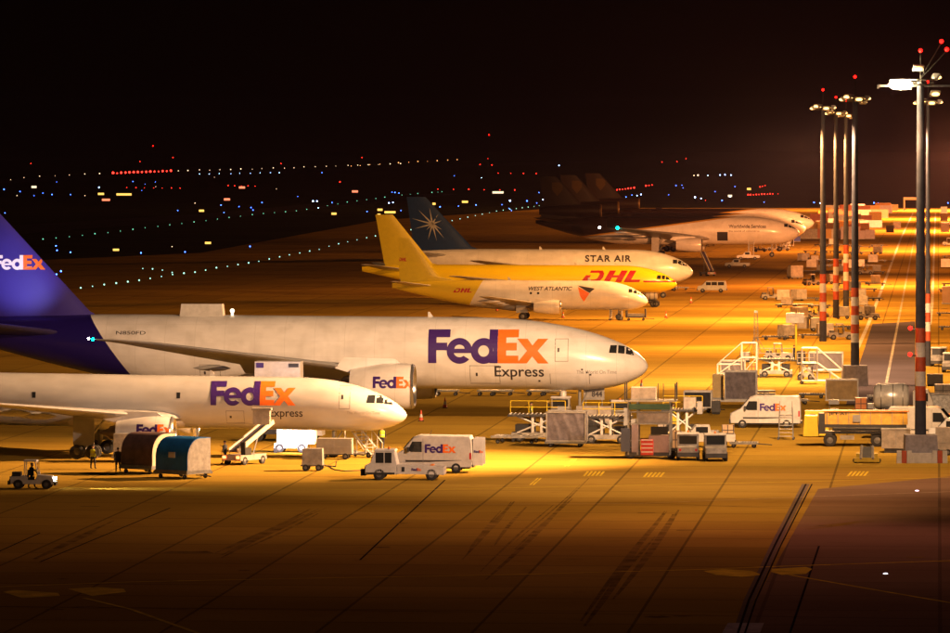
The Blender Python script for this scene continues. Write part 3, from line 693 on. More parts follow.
# --- yellow freighter
d = dict(SP757); d.update(label='bright yellow freighter with big red letters, second of the three smaller aircraft', xy=nose_xy(677, 6.75), liv='yellow', finmat=FINYEL, rake=.004, doors=[], blades=(9, 15))
d['stabmat'] = WINGUP
TDHL, fD, bD, finD = aircraft(d)
bm = curve_bm(dhl_sets()); fit(bm, -14.2, -5.3, 3.75, 5.45); decal('big_red_letters', DRED, bm, bD, TDHL, step=.3)
# --- small twin jet
TWA, fWA, bWA, finWA = aircraft(dict(label='small white twin jet with yellow fin and rear, before the yellow freighter', xy=nose_xy(648, 7.3), liv='westatlantic',
    L=35.2, hh=2.0, hw=1.88, zc=3.42, ztip=2.6, LnT=6.6, LnB=3.2, pT=.66, pB=.55, tail_start=20.5, zend=4.6, rake=.004,
    wing=[(12.2, 1.0, 2.0, 7.6, .12), (13.0, 1.9, 2.1, 7.0, .12), (15.4, 5.0, 2.5, 4.6, .11), (20.4, 14.0, 3.5, 1.7, .09), (20.7, 14.4, 3.55, 1.1, .08)],
    eng=[(11.6, 4.9, 1.9, .95, 3.7)], fin=[(24.6, 5.1, 9.4, .02), (28.6, 5.9, 5.6, .07), (32.6, 11.1, 1.9, .09)], finmat=FINYEL, stab=((29.6, .6, 4.6, 3.4), (33.6, 6.3, 5.3, 1.3)), stabmat=WINGUP,
    mg=(17.0, 2.6, 1, .55, .3), ng=4.0, cockpit=[[(1.45, 3.6), (1.95, 3.75), (2.0, 4.25), (1.5, 4.1)], [(2.05, 3.78), (2.6, 3.8), (2.6, 4.28), (2.1, 4.26)], [(.7, 3.4), (1.35, 3.58), (1.4, 4.02), (1.0, 3.85)]], blades=(8, 19)))
decal('company_lettering', INK, fit(text_bm('WEST ATLANTIC', .018, .25), -16.3, -10.3, 4.05, 4.6), bWA, TWA, step=.4)
bm = curve_bm(dhl_sets()); fit(bm, -26.7, -24.1, 3.75, 4.35); decal('red_letters', DRED, bm, bWA, TWA, step=.4)
decal('tail_emblem', INK, poly_bm([(-9.6, 4.75), (-7.2, 4.35), (-7.9, 3.75)]), bWA, TWA, step=.3)
decal('tail_emblem', FORANGE, poly_bm([(-9.5, 4.55), (-7.9, 3.7), (-8.7, 2.55), (-9.2, 3.3)]), bWA, TWA, step=.3)
for dd in (16.1, 15.1): decal('cabin_window', GLASS, poly_bm([(-dd, 3.55), (-dd + .3, 3.55), (-dd + .3, 3.85), (-dd, 3.85)]), bWA, TWA)
bm = curve_bm(dhl_sets()); fit(bm, -34.4, -33.2, 8.0, 8.5); decal('fin_letters', DRED, bm, bvh_of(finWA), finWA, step=.6)
# --- wide-body with blue star fin
TST, fS, bS, finS = aircraft(dict(label='white wide-body freighter with a dark blue fin, behind the yellow one', xy=nose_xy(693, 6.35), liv='plain',
    L=47.2, hh=2.7, hw=2.52, zc=4.95, ztip=4.1, LnT=9.5, LnB=5.0, pT=.62, pB=.55, tail_start=31, zend=6.6, rake=.003,
    wing=[(15.0, 1.5, 3.6, 11.6, .12), (16.2, 2.6, 3.8, 10.4, .12), (20.5, 8.0, 4.4, 6.8, .11), (31.0, 23.2, 6.2, 2.4, .09), (31.6, 23.8, 6.3, 1.5, .08)],
    eng=[(14.6, 7.9, 2.5, 1.35, 4.6)], fin=[(33.3, 7.4, 11.0, .05), (35.0, 8.0, 9.2, .09), (42.3, 15.8, 3.0, .09)], finmat=FINBLUE, stab=((38.5, 1.0, 6.6, 5.6), (45.8, 9.3, 7.6, 1.9)),
    mg=(24.0, 4.65, 2, .58, .57), ng=4.7, cockpit=[[(1.7, 5.15), (2.3, 5.4), (2.35, 6.0), (1.8, 5.8)], [(2.4, 5.42), (3.1, 5.45), (3.1, 6.05), (2.45, 6.02)], [(.85, 5.0), (1.6, 5.15), (1.7, 5.75), (1.2, 5.5)]], blades=(14, 24)))
decal('company_lettering', INK, fit(text_bm('STAR AIR', .035, 0, 1.15), -16.9, -9.6, 5.7, 6.75), bS, TST, step=.4)
st = []
for a, ln in ((100, 2.6), (135, 3.2), (165, 3.4), (195, 3.0), (225, 1.4), (60, 1.8), (20, 1.6), (-30, 1.8), (-75, 2.8), (-50, 3.0), (255, 2.6)):
    c, s_ = math.cos(rad(a)), math.sin(rad(a)); st.append([(-41.2 - s_ * .16, 11.6 + c * .16), (-41.2 + s_ * .16, 11.6 - c * .16), (-41.2 + c * ln, 11.6 + s_ * ln)])
decal('star_emblem', paint('emblem_grey', (.28, .28, .3), .5), poly_bm(*st), bvh_of(finS), finS, step=1.0, off=.02)
# --- three brown and white tri-jets
SPM = dict(L=57.5, hh=3.0, hw=3.0, zc=5.8, ztip=5.3, LnT=11.5, LnB=6, pT=.6, pB=.55, tail_start=39, zend=7.6, liv='brown',
    wing=[(19, 2, 4.0, 13, .12), (20, 3.0, 4.1, 12, .12), (25.5, 9.5, 5.0, 8.4, .11), (37.2, 25.0, 6.6, 3.2, .09), (38.0, 25.8, 6.7, 2.4, .08)], winglet=True, navs=.3,
    eng=[(20.8, 8.3, 2.8, 1.5, 5.6)], fin=[(46.4, 10.6, 9.4, .08), (47.5, 11.6, 8.2, .09), (53.0, 17.5, 3.6, .09)], finmat=FINBROWN, stab=((47.5, 1.4, 7.4, 6.6), (55.0, 9.0, 8.6, 2.4)), stabmat=FINBROWN,
    tail_engine=(43.2, 10.0, 1.45, 13.5), mg=(31, 5.2, 2, .68, .68), ng=6.0,
    cockpit=[[(1.6, 6.35), (2.4, 6.55), (2.4, 7.2), (1.75, 7.0)], [(2.5, 6.55), (3.3, 6.6), (3.3, 7.25), (2.55, 7.22)], [(.8, 6.1), (1.5, 6.3), (1.6, 6.95), (1.15, 6.7)]])
MDL = (('brown and white tri-jet nearest of the three, its cargo door open', 799.5, 4.6), ('brown and white tri-jet between the other two, only nose and roof showing', 806, 4.35), ('brown and white tri-jet farthest back, nose toward the far masts', 814, 4.05))
for i, (lb, px, s) in enumerate(MDL):
    d = dict(SPM); d.update(label=lb, xy=nose_xy(px, s), group='brown and white tri-jets'); d['navs'] = .3 if i == 0 else 0
    T, fu, bv, fn = aircraft(d)
    M().prism([(-56.5, 10.2), (-44.5, 8.0), (-56.0, 7.4)], -.7, .7).build('engine_fairing', FINBROWN, T)
    bb = poly_bm([(-53.9, 16.2), (-51.6, 16.2), (-51.6, 14.6), (-52.75, 13.2), (-53.9, 14.6)])
    decal('shield_emblem', paint('shield_gold', (.06, .035, .01), .6, spec=.1), bb, bvh_of(fn), fn, step=.8, off=.03)
    decal('slogan_lettering', INK, fit(text_bm('Worldwide Services', .02), -15.3, -7.2, 6.35, 7.1), bv, T, step=.5)
    if i == 0:
        decal('slogan_small_lettering', INK, fit(text_bm('the world of commerce', .01), -15.3, -8.6, 5.55, 5.9), bv, T, step=.5)
        decal('open_cargo_doorway', BLACK, poly_bm([(-17.8, 3.6), (-15.5, 3.6), (-15.5, 5.5), (-17.8, 5.5)]), bv, T, step=.4, off=.02)
# ------------------------------------------------------------------ people
def person(label, px, py, rot=0, vest=HIVIS, pose=0, group='ramp workers', xy=None):
    x, y = xy or P(px, py)
    T = thing('person', label, 'person', (x, y), rot, group)
    a = [(.0, 0, .93), (0, 0, 1.12), (0, 0, 1.38), (0, 0, 1.5), (.02, 0, 1.56)]
    vs = list(a); es = [(0, 1), (1, 2), (2, 3), (3, 4)]; rs = [.15, .14, .15, .06, .06]
    def chain(start, pts, radii):
        p = start
        for q, r in zip(pts, radii): vs.append(q); rs.append(r); es.append((p, len(vs) - 1)); p = len(vs) - 1
        return p
    st = (.12, -.12) if pose == 0 else (.28, -.25)
    for i, s in enumerate((-1, 1)):
        chain(0, [(.0, .1 * s, .88), (st[i] * .6, .11 * s, .5), (st[i], .11 * s, .09), (st[i] + .17, .12 * s, .05)], [.11, .075, .05, .045])
    for i, s in enumerate((-1, 1)):
        if pose == 2 and s < 0: pts = [(0, .2 * s, 1.42), (.2, .3 * s, 1.25), (.42, .28 * s, 1.35)]
        else: pts = [(0, .2 * s, 1.42), (-.03 + .05 * i, .27 * s, 1.13), (.1, .28 * s, .9)]
        h = chain(2, pts, [.065, .05, .032])
        d = (Vector(pts[2]) - Vector(pts[1])).normalized(); w = Vector(pts[2])
        pl = w + d * .07; vs.append(tuple(pl)); rs.append(.03); es.append((h, len(vs) - 1)); pi = len(vs) - 1
        sidev = d.cross(Vector((0, 1, 0))).normalized()
        for k, ln in zip((-1.5, -.5, .5, 1.5), (.065, .078, .083, .068)): chain(pi, [tuple(pl + sidev * k * .018 + d * .04), tuple(pl + sidev * k * .02 + d * ln + Vector((0, -s * .02, 0)))], [.009, .008])
        chain(h, [tuple(w + sidev * .035 + d * .04), tuple(w + sidev * .05 + d * .08)], [.011, .009])
    me = bpy.data.meshes.new('body'); me.from_pydata(vs, es, []); o = bpy.data.objects.new('body', me); COL.objects.link(o)
    md = o.modifiers.new('s', 'SKIN'); 
    for i, r in enumerate(rs): me.skin_vertices[0].data[i].radius = (r, r)
    me.skin_vertices[0].data[0].use_root = True
    md.use_smooth_shade = True
    o.modifiers.new('d', 'SUBSURF').levels = 1
    bpy.context.view_layer.update()
    m2 = bpy.data.meshes.new_from_object(o.evaluated_get(bpy.context.evaluated_depsgraph_get())); o.modifiers.clear(); o.data = m2; o.parent = T
    # head joined to the body surface
    hb = M().sph((.03, 0, 1.64), .1, 14, 10, (1.05, .82, 1.22)).sph((.135, 0, 1.63), .02, 6, 5).sph((.03, -.085, 1.64), .022, 6, 5).sph((.03, .085, 1.64), .022, 6, 5)
    hm_ = hb.mesh('h', SKIN, True); bm = bmesh.new(); bm.from_mesh(m2); nf = len(bm.faces); bm.from_mesh(hm_)
    bm.to_mesh(m2); bm.free(); m2.materials.clear(); m2.materials.append(NAVY); m2.materials.append(SKIN)
    for p in m2.polygons:
        c = p.center
        p.material_index = 1 if (c.z > 1.5 or (abs(c.y) > .24 and c.z < .93) or (pose == 2 and c.x > .4)) else 0
        p.use_smooth = True
    M().sph((.02, 0, 1.7), .108, 12, 6, (1.1, .9, .75)).build('hair', paint('dark_hair', (.03, .02, .015), .8), T, True)
    M().loft([[(.16 * math.cos(t) * k, .215 * math.sin(t) * k, z) for t in [2 * math.pi * j / 16 for j in range(16)]] for z, k in ((.92, 1), (1.15, .97), (1.38, 1.08), (1.46, .75))]).build('vest' if vest == HIVIS else 'jacket', vest, T, True)
    M().loft([[(.165 * math.cos(t), .22 * math.sin(t), z) for t in [2 * math.pi * j / 16 for j in range(16)]] for z in (1.08, 1.13)]).build('reflective_stripe', WHITE, T, True) if vest == HIVIS else None
    return T
# ------------------------------------------------------------------ ground equipment builders (forward = +X)
def panels(T, mat, name, rects, off=.012):
    """flat panels standing just proud of a side: (x0,x1,z0,z1,y) at y or (y0,y1,z0,z1,x,'x')"""
    for r in rects:
        if len(r) == 5: M().box(r[0], r[1], r[4] - .008, r[4] + .008, r[2], r[3]).build(name, mat, T)
        else: M().box(r[4] - .008, r[4] + .008, r[0], r[1], r[2], r[3]).build(name, mat, T)
def van(label, xy, rot, logo=True, rear_open=False, cat='van', group='delivery vans'):
    T = thing('delivery_van', label, cat, xy, rot, group)
    pr = [(-2.9, .42), (-2.95, .95), (-2.88, 2.45), (-2.75, 2.66), (.95, 2.7), (1.3, 2.58), (2.12, 1.62), (2.82, 1.28), (2.98, .95), (2.95, .42)]
    m = M(); R = []
    for y, k, dz in ((-.98, .0, 0), (-.99, 0, 0)): pass
    def ring(y, k): return [(p[0] * (1 - .015 * k), y, p[1] - (.06 * k if p[1] > 2 else 0)) for p in pr]
    m.loft([ring(-.98, 1.2), ring(-.9, 0), ring(.9, 0), ring(.98, 1.2)])
    b = m.build('body', WHITE, T, 30); bv = bvh_of(b)
    for s in ('+y', '-y'):
        k = -1 if s == '+y' else 1
        decal('side_window', GLASS, poly_bm([(k * 1.75, 1.62), (k * 1.42, 2.25), (k * .72, 2.25), (k * .72, 1.5), (k * 1.5, 1.5)]), bv, b, s, 0)
        decal('side_moulding', DARK, poly_bm([(k * 1.9, .78), (-k * 2.9, .78), (-k * 2.9, .92), (k * 1.9, .92)]), bv, b, s, 0)
        decal('door_seam', DOORL, poly_bm([(k * .62, .5), (k * .65, .5), (k * .65, 2.5), (k * .62, 2.5)]), bv, b, s, 0)
        decal('tail_lamp', DRED, poly_bm([(-k * 2.86, .98), (-k * 2.72, .98), (-k * 2.72, 1.45), (-k * 2.86, 1.45)]), bv, b, s, 0)
    M().loft([[(1.36, -.82, 2.52), (2.06, -.88, 1.72), (2.06, .88, 1.72), (1.36, .82, 2.52)], [(1.4, -.82, 2.55), (2.1, -.88, 1.75), (2.1, .88, 1.75), (1.4, .82, 2.55)]]).build('windscreen', GLASS, T)
    M().box(2.9, 3.06, -.94, .94, .38, .72).box(-3.02, -2.9, -.94, .94, .4, .6).build('bumper', DARK, T)
    panels(T, DARK, 'grille', [(-.5, .5, .8, 1.05, 2.97, 'x')])
    for s in (-1, 1):
        M().box(2.75, 2.97, s * .72 - .16, s * .72 + .16, .92, 1.2).build('headlight', LGREY, T)
        M().box(1.65, 1.8, s * 1.0, s * 1.22, 1.5, 1.85).build('mirror', DARK, T)
    M().box(-2.7, 2.6, -.8, .8, .3, .46).build('underbody', BLACK, T)
    wheels(T, [(1.95, .86), (1.95, -.86), (-1.75, .86), (-1.75, -.86)], .36, .26)
    for s in (1,): M().bar((0.2, .0, 2.7), (0.1, 0, 3.05), .02).build('aerial', DARK, T)
    if rear_open:
        M().box(-2.96, -2.93, -.88, .88, .6, 2.45).build('load_opening', BLACK, T)
        for s in (-1, 1):
            d_ = M().box(-3.72, -2.98, s * .93 - .03, s * .93 + .03, .55, 2.5).build('rear_door', paint('rear_door_paint', (.7, .7, .7), .4), T)  # rear doors in plain light grey paint
            if s > 0: fedex(d_, bvh_of(d_), 3.05, 1.45, .19, '+y', step=0)
    if logo:
        fedex(b, bv, -.5, 1.45, .62, '+y', step=0); fedex(b, bv, -2.2, 1.45, .62, '-y', step=0)
    return T
def tug(label, xy, rot, lit=False, group='baggage tractors', body=WHITE):
    T = thing('baggage_tractor', label, 'tractor', xy, rot, group)
    b = M().prism([(-1.5, .35), (-1.55, .85), (-.4, .9), (-.35, .62), (.25, .62), (.35, .98), (1.35, .88), (1.5, .7), (1.5, .32)], -.62, .62, edge=.05, sh=.03).build('body', body, T, 30)
    M().box(-1.7, -1.5, -.5, .5, .3, .55).box(1.5, 1.64, -.62, .62, .25, .52).build('bumper', DARK, T)
    c = M()
    for x, x2 in ((-.55, -.5), (.45, .2)):
        for s in (-1, 1): c.bar((x, s * .58, .85), (x2, s * .56, 1.9), .035)
    c.box(-.62, .32, -.62, .62, 1.88, 1.98, .04, .04).build('cab_roof', body, T)
    M().box(-.3, .1, -.42, .0, .62, .8).box(-.36, -.26, -.42, 0, .8, 1.3).build('seat', BLACK, T)
    M().bar((.38, -.2, .95), (.2, -.2, 1.2), .03).cyl((.2, -.2, 1.2), (.22, -.2, 1.22), .18).build('steering_wheel', BLACK, T)
    M().box(.36, .38, -.54, .54, 1.0, 1.8).build('windscreen', GLASS, T)
    M().box(-1.4, -.8, -.5, .5, .88, 1.15).build('battery_box', DARK, T)
    for s in (-1, 1):
        M().cyl((1.5, s * .45, .7), (1.56, s * .45, .7), .09).build('headlight', glow('head_lamp', (1, .95, .8), 160) if lit else LGREY, T)
        M().box(-1.57, -1.55, s * .5 - .07, s * .5 + .07, .6, .7).build('tail_lamp', DRED, T)
    wheels(T, [(1.0, .56), (1.0, -.56), (-.95, .56), (-.95, -.56)], .33, .24)
    return T
def box_tractor(label, xy, rot, group='white cab tractors'):
    """short closed-cab tow tractor"""
    T = thing('cab_tractor', label, 'tractor', xy, rot, group)
    b = M().prism([(-1.6, .35), (-1.6, 1.0), (-.7, 1.05), (-.6, 1.95), (.55, 1.95), (.8, 1.15), (1.5, 1.0), (1.6, .35)], -.8, .8, edge=.06, sh=.03).build('body', OFFW, T, 30)
    M().box(-.7, .68, -.86, .86, 1.94, 2.05, .05, .05).build('cab_roof', WHITE, T)
    panels(T, GLASS, 'window', [(-.5, .4, 1.2, 1.85, .805), (-.5, .4, 1.2, 1.85, -.805), (-.66, .66, 1.2, 1.82, -.69, 'x')])
    M().loft([[(.6, -.68, 1.88), (.79, -.68, 1.25), (.79, .68, 1.25), (.6, .68, 1.88)], [(.64, -.68, 1.88), (.83, -.68, 1.25), (.83, .68, 1.25), (.64, .68, 1.88)]]).build('windscreen', GLASS, T)
    M().box(-1.74, -1.6, -.8, .8, .28, .62).box(1.6, 1.75, -.8, .8, .28, .62).build('bumper', DARK, T)
    for s in (-1, 1):
        M().cyl((1.58, s * .55, .8), (1.64, s * .55, .8), .1).build('headlight', LGREY, T)
        M().box(-1.63, -1.6, s * .6 - .08, s * .6 + .08, .72, .9).build('tail_lamp', DRED, T)
    M().cyl((0, 0, 2.05), (0, 0, 2.2), .08).build('beacon', ORNG, T)
    wheels(T, [(1.05, .74), (1.05, -.74), (-1.05, .74), (-1.05, -.74)], .36, .26)
    return T
def tow_truck(label, xy, rot):
    T = thing('tow_truck', label, 'truck', xy, rot)
    b = M().prism([(-3.0, .4), (-3.0, .95), (-1.9, 1.05), (.35, 1.12), (.35, .45)], -.95, .95, edge=.06, sh=.02).build('rear_bed', WHITE, T, 30)
    c = M().prism([(.35, .4), (.35, 1.15), (.55, 2.05), (1.9, 2.05), (2.25, 1.2), (2.6, 1.05), (2.6, .4)], -.95, .95, edge=.07, sh=.03).build('cab', WHITE, T, 30)
    M().box(.45, 2.0, -.98, .98, 2.04, 2.16, .08, .05).build('cab_roof', WHITE, c)
    panels(c, GLASS, 'side_window', [(.72, 1.2, 1.22, 1.95, .955), (1.28, 1.85, 1.22, 1.95, .955), (.72, 1.2, 1.22, 1.95, -.955), (1.28, 1.85, 1.22, 1.95, -.955)])
    M().loft([[(1.95, -.8, 1.95), (2.22, -.8, 1.28), (2.22, .8, 1.28), (1.95, .8, 1.95)], [(1.99, -.8, 1.95), (2.26, -.8, 1.28), (2.26, .8, 1.28), (1.99, .8, 1.95)]]).build('windscreen', GLASS, c)
    M().box(.5, 2.55, -.96, .96, .4, .55).box(2.6, 2.95, -.7, .7, .3, .75).build('bumper', BLACK, T)
    for s in (-1, 1): M().cyl((2.6, s * .7, .85), (2.66, s * .7, .85), .1).build('headlight', LGREY, T)
    M().box(-.2, .0, .94, .98, .62, .95).build('filler_cap', BLACK, b)
    fedex(b, bvh_of(b), .7, .68, .19, '+y', step=0)
    wheels(T, [(1.6, .8), (1.6, -.8), (-2.1, .8), (-2.1, -.8)], .42, .3)
    M().box(-2.2, -2.0, -.6, .6, 1.0, 1.1).cyl((1.0, 0, 2.16), (1.0, 0, 2.32), .09).build('beacon', ORNG, T)
    return T
def ground_unit(label, xy, rot, L_=1.7, W_=1.2, H_=1.35, mat=OFFW, group=None):
    T = thing('ground_power_cart', label, 'cart', xy, rot, group)
    M().box(-L_ / 2, L_ / 2, -W_ / 2, W_ / 2, .42, .42 + H_, .03, .03).build('cabinet', mat, T)
    panels(T, DOORL, 'panel_seam', [(-.015, .015, .5, .35 + H_, -W_ / 2 - .0), (-L_ / 2 + .05, L_ / 2 - .05, .95, .98, -W_ / 2)])
    M().box(-L_ / 2 - .1, L_ / 2 + .1, -W_ / 2, W_ / 2, .34, .42).build('chassis', DARK, T)
    M().bar((L_ / 2, 0, .38), (L_ / 2 + .9, 0, .3), .04).bar((L_ / 2 + .9, 0, .3), (L_ / 2 + .95, 0, .7), .03).build('tow_bar', DARK, T)
    wheels(T, [(L_ * .32, W_ / 2 - .05), (L_ * .32, -W_ / 2 + .05), (-L_ * .32, W_ / 2 - .05), (-L_ * .32, -W_ / 2 + .05)], .24, .16)
    return T
def dolly(label, xy, rot, L_=3.2, W_=2.5, H_=.5, group='pallet dollies', mat=None, yel=False):
    T = thing('pallet_dolly', label, 'dolly', xy, rot, group)
    m = M()
    for y in (-W_ / 2, W_ / 2): m.box(-L_ / 2, L_ / 2, y - .06, y + .06, H_ - .16, H_)
    for x in (-L_ / 2, -L_ / 6, L_ / 6, L_ / 2 - .1): m.box(x, x + .1, -W_ / 2, W_ / 2, H_ - .14, H_ - .02)
    m.build('frame', mat or (YEL if yel else LGREY), T)
    m = M(); n = 9
    for i in range(n):
        x = -L_ / 2 + .25 + (L_ - .5) * i / (n - 1); m.cyl((x, -W_ / 2 + .1, H_ - .03), (x, W_ / 2 - .1, H_ - .03), .045, n=6)
    m.build('rollers', LGREY, T)
    M().bar((L_ / 2, 0, .3), (L_ / 2 + 1.1, 0, .22), .04).bar((L_ / 2, .4, .3), (L_ / 2 + .5, 0, .26), .03).bar((L_ / 2, -.4, .3), (L_ / 2 + .5, 0, .26), .03).build('tow_bar', DARK, T)
    wheels(T, [(x, y) for x in (-L_ * .36, L_ * .36) for y in (-W_ / 2 + .2, W_ / 2 - .2)], .17, .12)
    return T
def container(label, xy, rot, z, kind='igloo', mat=BLUEC, end=ALU, L_=3.1, W_=2.4, H_=2.35, group=None, frame=LGREY):
    T = thing('cargo_container', label, 'container', xy, rot, group, z)
    if kind == 'igloo':
        pr = [(-W_ / 2, 0), (-W_ / 2, H_ * .4)] + [(-W_ / 2 + W_ * .55 * (1 - math.cos(rad(a))), H_ * .4 + H_ * .6 * math.sin(rad(a))) for a in range(12, 91, 13)] + [(W_ / 2, H_), (W_ / 2, 0)]
    else: pr = [(-W_ / 2, 0), (-W_ / 2, H_), (W_ / 2, H_), (W_ / 2, 0)]
    M().prism([(y, zz) for y, zz in pr], -L_ / 2, L_ / 2, 'x').build('shell', mat, T, 25)
    pe = [(y * .97, .04 + zz * .965) for y, zz in pr]
    for s in (-1, 1):
        M().prism(pe, s * L_ / 2, s * (L_ / 2 + .03), 'x').build('end_panel', end, T, 25)
    m = M()
    for s in (-1, 1): m.box(-L_ / 2 - .05, L_ / 2 + .05, s * W_ / 2 - .06, s * W_ / 2 + .06, -.06, .06); m.box(s * L_ / 2 - .06 , s * L_ / 2 + .06, -W_ / 2, W_ / 2, -.06, .06)
    m.build('base_rail', frame, T)
    return T
def curtain_box(label, xy, rot, z, L_=3.2, W_=2.4, H_=2.45, mat=CANVAS, group='canvas fronted containers', frame=None):
    T = thing('cargo_container', label, 'container', xy, rot, group, z)
    fr = frame or ALU
    m = M()
    for x in (-L_ / 2, L_ / 2 - .1):
        for y in (-W_ / 2, W_ / 2 - .1): m.box(x, x + .1, y, y + .1, 0, H_)
    m.box(-L_ / 2, L_ / 2, -W_ / 2, -W_ / 2 + .1, H_ - .12, H_ + .01).box(-L_ / 2, L_ / 2, W_ / 2 - .1, W_ / 2, H_ - .12, H_ + .01).box(-L_ / 2 - .02, L_ / 2 + .02, -W_ / 2 - .02, W_ / 2 + .02, -.08, .05)
    m.build('frame', fr, T)
    # softly rumpled sheet on all sides
    g = M(); n = 26; rr_ = random.Random(len(label))
    ph = rr_.random() * 6
    R = []
    for k in range(12):
        z_ = .05 + (H_ - .12) * k / 11; ring = []
        per = [(-1, -1), (1, -1), (1, 1), (-1, 1)]
        for i in range(4):
            a, b = per[i], per[(i + 1) % 4]
            for j in range(n):
                u = j / n; x = a[0] + (b[0] - a[0]) * u; y = a[1] + (b[1] - a[1]) * u
                w = .03 * math.sin(u * 17 + ph + k * .5) * math.sin(math.pi * u) + .02 * math.sin(u * 41 + k * .9)
                nx, ny = (0, -1) if i == 0 else ((1, 0) if i == 1 else ((0, 1) if i == 2 else (-1, 0)))
                ring.append((x * (L_ / 2 - .06) + nx * w, y * (W_ / 2 - .06) + ny * w, z_))
        R.append(ring)
    g.loft(R).build('canvas_cover', mat, T, 60)
    return T
def loader(label, xy, rot, deck=2.6, L_=4.6, W_=2.6, body=OFFW, rail=YEL, cab=True, tall=False, group='cargo loaders'):
    T = thing('cargo_loader', label, 'loader', xy, rot, group)
    M().box(-L_ / 2, L_ / 2, -W_ / 2, W_ / 2, .35, .72, .05, .05).build('chassis', body, T)
    m = M()
    for y in (-W_ / 2 + .15, W_ / 2 - .15):
        m.bar((-L_ * .38, y, .7), (L_ * .38, y, deck - .12), .07); m.bar((L_ * .38, y, .7), (-L_ * .38, y, deck - .12), .07)
        for x in (-.35, .35): m.box(x - .1, x + .1, y - .08, y + .08, .7, deck - .1)
    m.build('scissor_lift', WHITE, T)
    M().box(-L_ * .42, -.6, -W_ / 2 + .3, W_ / 2 - .3, .7, 1.35).box(.6, L_ * .42, -W_ / 2 + .3, W_ / 2 - .3, .7, 1.35).build('engine_housing', BLACK, T)
    M().box(-L_ * .56, L_ * .56, -W_ / 2 - .05, W_ / 2 + .05, deck - .14, deck).build('deck', DARK, T)
    m = M()
    for i in range(14):
        x = -L_ * .53 + L_ * 1.06 * i / 13; m.cyl((x, -W_ / 2 + .1, deck + .03), (x, W_ / 2 - .1, deck + .03), .05, n=6)
    m.build('rollers', LGREY, T)
    m = M()
    y = W_ / 2 + .02
    for x in (-L_ * .55, -L_ * .2, L_ * .15, L_ * .5): m.bar((x, y, deck), (x, y, deck + 1.0), .035)
    for z in (.5, 1.0): m.bar((-L_ * .55, y, deck + z), (L_ * .5, y, deck + z), .03)
    m.build('guard_rail', rail, T)
    if cab:
        M().box(L_ * .4, L_ * .54, -W_ / 2 - .5, -W_ / 2 - .06, deck - .3, deck + .7).build('control_stand', GREY, T)
    for sx in (-1, 1):
        for sy in (-1, 1): M().box(sx * L_ * .45 - .12, sx * L_ * .45 + .12, sy * W_ * .5 - .1, sy * W_ * .5 + .1, 0, .36).build('stabiliser_foot', DARK, T)
    wheels(T, [(x, y) for x in (-L_ * .33, L_ * .33) for y in (-W_ / 2 + .1, W_ / 2 - .1)], .34, .24)
    return T
def stairs(label, xy, rot, H_=3.2, W_=1.3, n=12, mat=WHITE, group='mobile stairs', base_l=None):
    """steps climb toward +X"""
    T = thing('mobile_stairs', label, 'stairs', xy, rot, group)
    Lr = H_ * 1.0; m = M()
    for i in range(n):
        x = -Lr / 2 + Lr * i / n; z = H_ * (i + 1) / n; m.box(x, x + Lr / n + .05, -W_ / 2, W_ / 2, z - .05, z)
    m.box(Lr / 2, Lr / 2 + 1.1, -W_ / 2, W_ / 2, H_ - .08, H_); m.build('steps', LGREY, T)
    m = M()
    for s in (-1, 1):
        y = s * W_ / 2
        m.bar((-Lr / 2, y, .1), (Lr / 2, y, H_), .06); m.bar((-Lr / 2, y, 1.05), (Lr / 2, y, H_ + 1.0), .035); m.bar((Lr / 2, y, H_ + 1.0), (Lr / 2 + 1.1, y, H_ + 1.0), .035)
        for i in range(6):
            x = -Lr / 2 + Lr * i / 5; z = H_ * i / 5; m.bar((x, y, z), (x, y, z + 1.0), .025)
        m.bar((Lr / 2 + 1.1, y, H_), (Lr / 2 + 1.1, y, H_ + 1), .03)
    m.build('handrail', mat, T)
    m = M()
    for s in (-1, 1):
        y = s * (W_ / 2 - .08)
        m.bar((Lr / 2 + .9, y, .3), (Lr / 2 + .9, y, H_), .05); m.bar((Lr * .1, y, .3), (Lr * .1, y, H_ * .6), .05); m.bar((Lr * .1, y, .3), (Lr / 2 + .9, y, H_), .04); m.bar((-Lr / 2, y, .3), (Lr / 2 + 1.0, y, .3), .07)
    m.build('support_frame', mat, T)
    wheels(T, [(x, y) for x in (-Lr * .35, Lr * .5) for y in (-W_ / 2, W_ / 2)], .22, .14)
    return T
